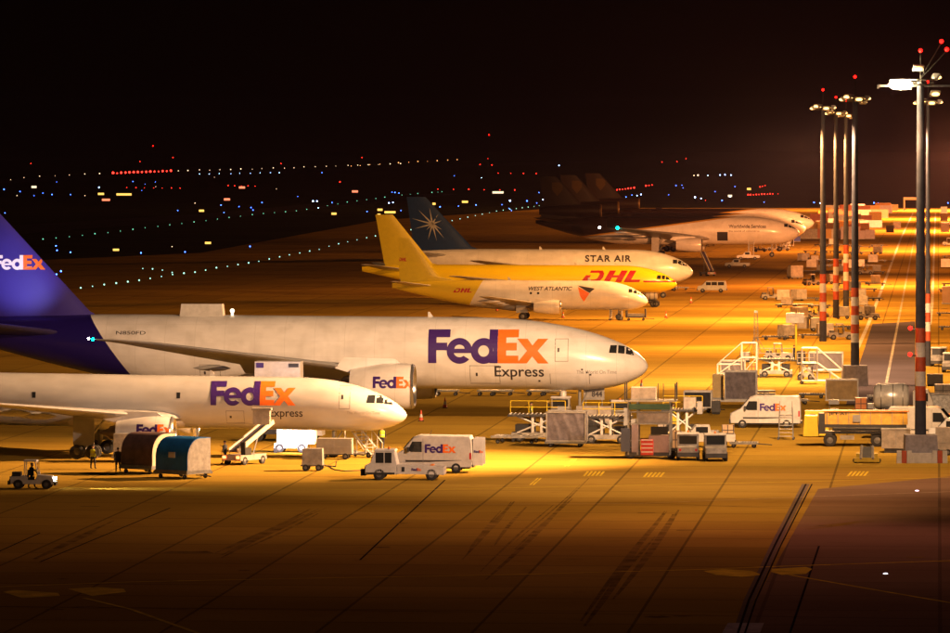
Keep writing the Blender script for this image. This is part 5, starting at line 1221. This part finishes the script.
ground_unit('cream equipment cart right of the concrete mast base', PT(943, 455), R0, 1.2, 1.1, 1.7, CREAM)
T = curtain_box('plastic wrapped cargo pallet right of the nearest mast', PT(940, 420), R0 + rad(12), .5, 2.3, 2.0, 1.8, PLASTIC, 'wrapped cargo pallets', LGREY)
dolly('dolly under the plastic wrapped cargo pallet', PT(940, 420), R0 + rad(12), 2.6, 2.1, .45)
curtain_box('tan sheeted box under the middle of the tank trucks', PT(842, 404), R0, .4, 3.0, 1.6, 1.9, paint('tan_sheet', (.42, .3, .15), .8, var=.3), 'tan sheeted boxes')
T = thing('trolley', 'small grey tool trolley before the white steps', 'trolley', P(834, 412), R0); M().box(-.45, .45, -.35, .35, .7, 1.1).build('tray', GREY, T); M().box(-.4, .4, -.3, .3, .2, .3).bar((-.4, 0, .2), (-.4, 0, 1.9), .03).build('trolley_frame', OFFW, T); wheels(T, [(-.3, .3), (.3, .3), (-.3, -.3), (.3, -.3)], .1, .06)
box_tractor('white tractor on the right of the road, beyond the nearest mast', PT(939, 366), R0 + rad(-95))
box_tractor('white tractor at the right edge, partly behind another', PT(951, 372), R0 + rad(-95))
# ---- silver dollies seen beneath the long freighter
for i, (x, w, tx) in enumerate(((447, 2.3, 'left of three'), (486, 1.6, 'second gap, small'), (502, 2.2, 'middle'), (536, 1.7, 'small, near the right'), (553, 2.3, 'rightmost'))):
    dolly(('silver dolly seen beneath the long fuselage, nearest its engine', 'short silver dolly beneath the long fuselage, left of a longer one', 'longer silver dolly beneath the long fuselage lettering', 'short silver dolly beneath the fuselage, left of the nose gear', 'silver dolly beneath the fuselage, closest to the nose gear')[i], PT(x, 395.5), R0, w, 1.6, .55, group='silver dollies beneath the fuselage')
cone('traffic cone nearer the engine of the long freighter', PT(421, 421)); cone('traffic cone under the belly lettering of the long freighter', PT(445, 408))
cone('traffic cone just right of the small twin jet nose', PT(666, 318)); cone('traffic cone alone on the open apron before the yellow nose', PT(691, 303)); cone('cone left of the small twin jet wheels', PT(497, 311)); cone('cone below the small twin jet nose', PT(641.5, 389)); cone('cone by the engine of the small twin jet', PT(563, 318))
# ---- by the smaller aircraft
stairs('white stairs at the nose of the small twin jet', PT(616, 320), R0 + rad(90), 3.0, 1.6)
T = dolly('dark loaded baggage cart right of the small twin jet stairs', PT(636, 320.5), R0, 2.8, 1.5, .55, mat=DARK)
M().box(-1.4, -1.2, -.75, .75, .5, 1.4).box(1.2, 1.4, -.75, .75, .5, 1.6).build('end_board', DARK, T); M().box(-1.1, 1.1, -.6, .6, .52, .95).build('load', GREY, T)
person('person standing behind the dark baggage cart', 627, 316, R0, NAVY)
tanker('white truck with printed side panel right of the small twin jet nose', PT(650, 307), R0 + rad(180), WHITE, 2.4)
for k, (x, y) in enumerate(((642, 291.5), (655, 290.5), (668, 291), (679, 290))):
    (dolly if k % 2 else tug)(('dark tractor beneath the yellow nose, leftmost of a row', 'dark dolly beneath the yellow nose, beside a tractor', 'dark tractor beneath the yellow nose, right in the row', 'dark dolly just past the yellow nose tip')[k], PT(x, y), R0)
minivan('white minivan alone on the apron right of the yellow nose', PT(712, 292.5), R0 + rad(180))
belt_loader('raised belt loader right of the blue-finned aircraft nose', PT(707, 276), R0 + rad(120), tip=(1.9, 4.4))
pickup('white pickup on the open apron beyond the raised belt loader', PT(737, 268), R0 + rad(180)); pickup('white pickup farther back beside the tri-jet stairs', PT(748, 260), R0 + rad(180))
stairs('thin stairs at the nearest tri-jet forward fuselage', PT(751, 259), R0 + rad(90), 3.6, 1.2)
for k, (x, y, b) in enumerate(((760, 252, OFFW), (774, 251, WHITE), (783, 251, GREY))):
    tug(('pale tractor below the nearest tri-jet, left of three', 'white tractor below the nearest tri-jet, middle of three', 'grey tractor below the nearest tri-jet, right of three')[k], PT(x, y), R0 + rad(180 * (k % 2)), body=b)
T = container('blue box container right under the nearest tri-jet nose', PT(797, 243), R0, .4, 'box', paint('royal_blue', (.02, .05, .4), .5), BLUEC, 1.6, 1.4, 1.2, 'small box containers')
stairs('stairs under the nearest tri-jet nose', PT(787, 247), R0 + rad(60), 2.6, 1.2)
for k, (x, y) in enumerate(((690, 241), (679, 247))): pass
tug('dark tractor under the wing of the nearest tri-jet', PT(661, 251), R0, body=GREY)
container('white contoured container standing alone left of the masts', PT(795, 279), R0 + rad(-150), .45, mat=CREAM, end=WHITE, L_=2.4, W_=1.6, H_=2.0, group='contoured main deck containers'); dolly('dolly under the lone white contoured container', PT(795, 279), R0 + rad(-150), 2.5, 1.7, .4)
# ---- rows of dark dollies and carts beyond the masts, left of the road
rows = [(285, (812, 830, 845, 862, 874)), (274, (808, 819, 831, 842, 854, 866, 878)), (262, (804, 815, 825, 835, 846, 856, 867, 878)), (254, (812, 822, 833, 846, 856, 867, 878)), (300, (772, 784, 797, 810, 858, 870)), (319, (800, 815, 842, 866)), (339, (774, 787, 812, 826, 842)), (247, (820, 832, 843, 855, 866, 877)), (292, (840, 853, 867)), (308, (788, 803, 818, 862)), (330, (802, 818, 838)), (268, (812, 824, 836, 848, 860, 872))]
base_d = dolly('empty dark dolly leftmost in the row nearest the camera, left of the masts', PT(776, 340), R0, 3.2, 1.8, .5, group='dark dollies by the banded masts', mat=DARK)
base_t = tug('small tractor standing among the dark dollies nearest the masts', PT(868, 320), R0, group='tractors among the dollies', body=paint('dusty_grey', (.22, .2, .19), .6, var=.4))
base_g = ground_unit('pale cart standing among the dark dollies by the masts', PT(860, 300), R0, 1.9, 1.4, 1.3, group='carts among the dollies')
base_c = container('pale closed container among the dark dollies by the masts', PT(873, 263), R0, .3, 'box', paint('dusty_sheet', (.3, .27, .25), .6, var=.4), CREAM, 1.9, 1.6, 1.5, group='containers among the dollies')
rnd = random.Random(5); where = {340: 'y'}
nth = ['leftmost', 'second from left', 'third from left', 'fourth from left', 'fifth from left', 'sixth from left', 'seventh from left', 'eighth from left']
rowname = {285: 'row level with the yellow nose', 274: 'row level with the raised belt loader', 262: 'row level with the farther pickup', 254: 'row level with the tri-jet stairs', 300: 'row just past the lone white container', 319: 'row level with the small twin jet wheels', 339: 'row right behind the pair of white steps', 247: 'last dark row before the far containers', 292: 'short row at the road edge', 308: 'row level with the printed truck', 330: 'row behind the yellow post', 268: 'row level with the nearer pickup'}
for py, xs in rows:
    for i, px in enumerate(xs):
        wh = f"{nth[i]} in the {rowname[py]}"
        r = rnd.random(); rot = R0 + rad(rnd.choice((0, 0, 180, 8, -12, 40)))
        xy = PT(px + rnd.uniform(-2, 2), py + rnd.uniform(-1.2, 1.2))
        if r < .62: dup(base_d, xy, rot, 'dark dolly, ' + wh)
        elif r < .76: dup(base_t, xy, rot, 'small tractor, ' + wh)
        elif r < .9: dup(base_g, xy, rot, 'pale cart, ' + wh)
        else: dup(base_c, xy, rot, 'closed container, ' + wh)
        if r < .62 and rnd.random() < .22:
            dup(base_c, xy, rot, 'box on a dolly, ' + wh, z=.6).scale = (.8, .8, rnd.uniform(.5, .9))
# ---- far containers and trucks at the end of the apron
cols = [CREAM, OFFW, paint('rust_red', (.35, .1, .05), .6), paint('far_yellow', (.6, .33, .05), .5), WHITE, paint('mauve_white', (.5, .42, .5), .6), paint('brown_box', (.2, .12, .07), .7)]
protos = [container('%s closed container in the far store, at its left end' % n, PT(800 + 7 * i, 239), R0, .15, 'box', c, c, 5.5, 2.4, 2.5, group='far stored containers') for i, (n, c) in enumerate(zip(('cream', 'off-white', 'rust red', 'yellow', 'white', 'mauve', 'brown'), cols))]
frow = [(239, 'nearest', (851, 857.5, 864, 870.5)), (233, 'second', (803, 812, 822, 831, 842, 853, 862)), (228, 'third', (822, 832, 843, 855, 864, 872)), (222.5, 'fourth', (820, 829, 838, 848, 858, 866, 875)), (218, 'fifth', (824, 834, 845, 856, 866, 880)), (214, 'sixth', (828, 840, 851, 862, 873, 884)), (211, 'rear', (832, 846, 858, 870, 882, 892))]
nmc = ('cream', 'off-white', 'rust red', 'yellow', 'white', 'mauve', 'brown')
for py, rn, xs in frow:
    for i, px in enumerate(xs):
        k = rnd.randrange(7) if py < 238 else 5
        c = dup(protos[k], PT(px + rnd.uniform(-1, 1), py + rnd.uniform(-.6, .6)), R0 + rad(rnd.choice((0, 90, 0, 5))), f"{nmc[k]} container, {'first second third fourth fifth sixth seventh'.split()[i]} from left, {rn} far row")
        c.scale = (rnd.uniform(.7, 1.1), 1, rnd.uniform(.8, 1.3))
for i, (px, py, nm) in enumerate(((890, 233, 'nearer'), (897, 229, 'farther'))):
    curtain_box(f'dark cube-shaped cart at the road edge, {nm} of the two', PT(px, py), R0, .2, 2.2, 1.8, 1.9, paint('dark_sheet', (.05, .035, .03), .8), 'dark cubes at the road edge', DARK)
T = thing('gantry_frame', 'white gantry frame over the far end of the road', 'gantry', P(914, 211), R0); M().box(-4, 4, -.4, .4, 4.2, 5.2).build('gantry_beam', WHITE, T); M().box(-4, -3.4, -.4, .4, 0, 4.2).box(3.4, 4, -.4, .4, 0, 4.2).build('gantry_leg', WHITE, T)
# right side of the road
for k, (px, py, kind) in enumerate(((946, 268, 'c'), (949, 246, 't'), (945, 232, 'c'), (944, 221, 'c'), (951, 286, 'd'), (948, 292, 'd'), (950, 304, 'c'), (948, 316, 'd'), (951, 330, 'd'), (950, 258, 'd'), (944, 214, 'c'))):
    lb = ('pale container right of the road, level with the closest pickup', 'orange tractor right of the road with a pale load', 'violet container right of the road near its far end', 'brown container right of the road near its far end', 'dark dolly right of the road above a container', 'dark dolly right of the road, second nearest a container', 'dark container right of the road beside the mast', 'dark dolly right of the road, beyond the white tractors', 'dark dolly right of the road, just behind the white tractors', 'dark dolly right of the road, far from the mast', 'farthest container right of the road')[k]
    if kind == 'c': c = dup(base_c if k == 0 else protos[(0, 0, 5, 6, 0, 0, 6, 0, 0, 0, 4)[k]], PT(px, py), R0 + rad(90 if k else 0), lb, 'things parked right of the road')
    elif kind == 't': dup(base_t, PT(px, py), R0, lb, 'things parked right of the road')
    else: dup(base_d, PT(px, py), R0, lb, 'things parked right of the road')
# ---- airfield lights
def lamp_mesh(col, st, nm):
    m = M(); m.cyl((0, 0, 0), (0, 0, .5), .25, n=6); me = m.mesh(nm + '_stem', DARK)
    return me, M().sph((0, 0, 1), 1, 8, 5).mesh(nm, glow(nm + '_lens', col, st), True)
KIND = {'green': ((.25, 1, .6), 1.6), 'blue': ((.05, .14, 1), 14), 'bluew': ((.35, .55, 1), 16), 'white': ((1, .68, .38), 4), 'red': ((1, .025, .015), 7), 'yellow': ((1, .62, .12), 5), 'orange': ((1, .4, .12), 3.5), 'tgreen': ((.45, 1, .75), 2.2)}
LM = {k: lamp_mesh(c, s, k + '_field_light') for k, (c, s) in KIND.items()}
LBL = {'green': 'small pale green taxiway light in a long curving line of them', 'blue': 'small blue edge light scattered on the dark airfield', 'bluew': 'bright blue-white light on the dark airfield', 'white': 'warm white runway light in the long far line', 'red': 'small red light on the dark airfield', 'yellow': 'yellow light on the dark airfield', 'orange': 'orange light in the long far line', 'tgreen': 'pale green light of the nearer taxiway line'}
def field_light(px, py, kind, size=1.0):
    x, y = P(px, py); s = (py - Y_HOR) / H_CAM; r = max(.13, .42 * size / s) * rnd.choice((.7, .85, 1, 1.15) if kind[-5:] in ('green', 'white', 'range') else (1, 1.1))
    o = bpy.data.objects.new('airfield_light', LM[kind][1]); COL.objects.link(o); o.location = (x, y, 0); o.scale = (r,) * 3
    tag(o, LBL[kind], 'airfield light', kind + ' airfield lights')
def along(pts, n, kind, size=1.0, pw=1.0, jit=.25, skip=0.0):
    d = [0]
    for a, b in zip(pts, pts[1:]): d.append(d[-1] + math.hypot(b[0] - a[0], b[1] - a[1]))
    for i in range(n):
        t = d[-1] * (1 - (1 - i / (n - 1)) ** pw if pw != 1 else i / (n - 1))
        k = max(j for j in range(len(d) - 1) if d[j] <= t + 1e-6); u = (t - d[k]) / (d[k + 1] - d[k])
        if rnd.random() < skip: continue
        field_light(pts[k][0] + (pts[k + 1][0] - pts[k][0]) * u + rnd.uniform(-jit, jit), pts[k][1] + (pts[k + 1][1] - pts[k][1]) * u + rnd.uniform(-jit, jit) * .3, kind, size * rnd.choice((.7, .85, 1, 1.1)))
along([(30, 241), (56, 238.5), (108, 233), (147, 228), (189, 223), (256, 214.5), (300, 211), (347, 202.5), (405, 195), (442, 192)], 40, 'green', .85, 1.25, skip=.06)
along([(81, 288.5), (98, 286), (135, 281.7), (173, 275), (194, 273), (219, 268), (253, 263), (286, 256), (320, 249.7), (330.5, 246), (364, 238.6), (415, 229.5), (452, 221), (499, 211), (533, 207), (558, 202.5)], 56, 'tgreen', .85, 1.35)
along([(143, 269), (160, 270), (172, 273)], 4, 'tgreen', .7)
along([(-4, 183), (18.5, 178), (60, 175.5), (99, 174)], 8, 'white', .9, jit=1.2); along([(178, 171), (222, 170), (276, 168.5), (320, 167), (351, 165.5), (400, 164)], 22, 'white', 1.0, jit=1); along([(351, 166.5), (410, 162.5), (457, 160)], 12, 'orange', 1.0, jit=.7)
along([(113, 174.2), (171, 171.8)], 15, 'red', 2.4, jit=.1); along([(127, 188), (180, 188.5)], 7, 'red', .8); along([(228, 186), (255, 186.5)], 5, 'red', .8)
along([(438, 189.5), (515, 190.5)], 6, 'red', 1.1); along([(498, 173.5), (536, 174)], 4, 'red', .9); along([(617, 190.5), (634, 188.5)], 7, 'red', 1.6, jit=.2); along([(748, 195.5), (773, 194.3)], 10, 'red', 1.4, jit=.2)
along([(646, 186.5), (652, 185.5)], 3, 'red', 1.6, jit=.1); along([(760, 187.5), (765, 186)], 3, 'red', 1.2, jit=.1)
along([(200, 174.5), (280, 173)], 9, 'bluew', .6, jit=1)
for x, y, s in ((56, 246.5, 1), (57, 251, 1), (70.5, 253, 1.1), (61, 272, 1.9), (56.5, 275, 1.3), (141, 253.5, 1), (185, 252.5, 1.2), (250, 247, .8), (4, 190, 1.2), (20, 192, 1), (52, 195, 1), (70.5, 195, .9), (43, 193.5, .8), (34, 196, .7), (221, 205.6, 1), (224, 213, .8), (239, 207, .8), (251, 208, .9), (253, 210.5, .9), (262, 203, 1), (395, 193, 1.1), (399, 193.5, .9), (392, 192.5, .8), (332, 203, .9), (322, 173, .8), (367, 212, .9), (389, 213, .8), (401, 211, .8), (440, 207.5, 1.3), (458.5, 206.5, .9), (476, 205.5, 1.1), (502, 205, .8), (527, 201.5, 1.2), (539, 193, .8), (549, 195, 1), (626, 197.5, 1), (632, 195.5, .8), (676, 186, .8), (682, 185.5, .7), (722, 201, 1.3), (764, 202.5, .9), (715, 192, .8), (735, 187, .7), (814, 203, 1.1), (874, 203.5, 1.3), (878, 203.7, .9), (948, 203.5, 1.2)): field_light(x, y, 'blue', s)
for x, y, s in ((99, 188, 1.1), (313, 202, 1.6), (317, 201.8, 1.3), (389, 203.5, 1.3), (393, 203, 1), (510, 201.5, 1.6), (543, 200, 1.1), (559, 166, 1), (641, 195, 1.2), (637, 196, .9), (695, 198, 1.6), (701, 199, 1.1), (720, 175.5, 1), (725, 175.3, 1), (731, 175.5, .9), (708, 176, .8), (730, 197.5, 1), (820, 203.5, 1)): field_light(x, y, 'bluew', s)
for x, y, s in ((172, 247, 1), (33, 188, 1.3), (17, 196, 1), (597, 197, .8), (546, 193, .9), (698, 176, 1.5), (694, 176, 1.3), (195, 203.5, .7), (85, 196, .6)): field_light(x, y, 'white', s)
for x, y, s in ((340, 182.5, 1.2), (281, 164, .8), (480, 165, 1), (492, 165.5, 1), (662, 162.5, .9), (677, 162, .9), (686, 159, .9), (140, 162, .9), (173, 158, 1), (362, 158, .8), (31, 164, .8), (488, 159, .7)): field_light(x, y, 'red', s)
for k in range(18): field_light(rnd.uniform(0, 560), 176 + 38 * rnd.random() ** 1.5, rnd.choice(('blue', 'blue', 'blue', 'bluew', 'white')), rnd.uniform(.3, .75))
for k in range(4): field_light(rnd.uniform(600, 940), rnd.uniform(178, 202), rnd.choice(('blue', 'blue', 'bluew', 'red')), rnd.uniform(.3, .8))
def info_sign(px, py, w, lb, col='yellow'):
    x, y = P(px, py); s = (py - Y_HOR) / H_CAM; ww = w / s; hh = 2.1 / s
    T = thing('airfield_sign', lb, 'sign', (x, y), 0, 'lit airfield signs')
    M().box(-ww / 2, ww / 2, -.15, .15, .25, .25 + hh).build('lit_panel', glow(col + '_sign', {'yellow': (1, .6, .12), 'red': (1, .25, .12), 'white': (1, .8, .5)}[col], 1.6), T)
    M().box(-ww * .4, ww * .4, -.1, .1, 0, .25).build('sign_foot', DARK, T)
for i, (x, y, w, c) in enumerate(((116, 252, 6, 'yellow'), (208, 245, 6, 'yellow'), (101, 195.5, 6, 'yellow'), (124, 196, 15, 'yellow'), (106, 201.5, 8, 'red'), (201.5, 212.5, 5, 'yellow'), (227, 201, 6, 'red'), (334, 215.5, 5, 'yellow'), (380, 211.5, 5, 'yellow'), (390, 214, 11, 'yellow'), (379, 216.5, 3, 'yellow'), (465, 203.5, 6, 'yellow'), (434, 205.5, 3, 'yellow'), (498, 194, 11, 'white'), (355, 193, 6, 'red'), (242, 189, 6, 'red'), (749, 190.5, 4, 'yellow'), (34, 188.5, 5, 'white'), (730, 197.5, 4, 'white'))):
    wh = ('alone on the dark taxiway left', 'right of the lone one', 'on the far field, short', 'longest on the far left field', 'under the longest far one', 'near blue light cluster', 'red, above the blue lights', 'mid picture, low', 'just above the yellow fin, left', 'just above the yellow fin, long', 'touching the yellow fin top', 'above the star fin aircraft', 'left of the star fin', 'long and pale, mid field', 'red, mid field', 'red, far field row', 'right field, by red bar', 'far left edge', 'right field, pale')[i]
    info_sign(x, y, w, 'small lit airfield sign, ' + wh, c)
for (px, py, hy, lb) in ((153, 166, 146, 'red lamp on a far mast above the red light bar'), (489, 166, 135, 'red lamp on a far mast above the middle of the field')):
    x, y = P(px, py); s = (py - Y_HOR) / H_CAM; H_ = H_CAM + (Y_HOR - hy) / s
    T = thing('far_radio_mast', lb, 'radio mast', (x, y)); M().cyl((0, 0, 0), (0, 0, H_), .6, .3, 5).build('mast_shaft', DARK, T); M().sph((0, 0, H_), .8, 8, 5).build('red_lamp', REDL, T)
# ------------------------------------------------------------------ logo light on the purple fin
lg = bpy.data.lights.new('logo_lamp', 'SPOT'); lg.energy = 4200; lg.color = (.62, .6, 1); lg.spot_size = rad(58); lg.spot_blend = .9; lg.shadow_soft_size = .1
lo = bpy.data.objects.new('logo_lamp', lg); COL.objects.link(lo); lo.parent = T777; lo.location = (-53.5, -9, 9.4)
lo.rotation_euler = (Vector((-54.5, 0, 13.0)) - Vector(lo.location)).to_track_quat('-Z', 'Y').to_euler()
# ------------------------------------------------------------------ haze
hz = M().box(-6000, 4500, -400, 14000, -1.2, 150).build('haze', None); hz['kind'] = 'stuff'
hm = bpy.data.materials.new('haze_air'); hm.use_nodes = True; hn = hm.node_tree.nodes; hn.remove(hn['Principled BSDF'])
pv = hn.new('ShaderNodeVolumePrincipled'); pv.inputs['Color'].default_value = (.8, .62, 1, 1); pv.inputs['Density'].default_value = 1.5e-5; pv.inputs['Anisotropy'].default_value = .35
hm.node_tree.links.new(pv.outputs[0], hn['Material Output'].inputs['Volume']); hz.data.materials.append(hm)
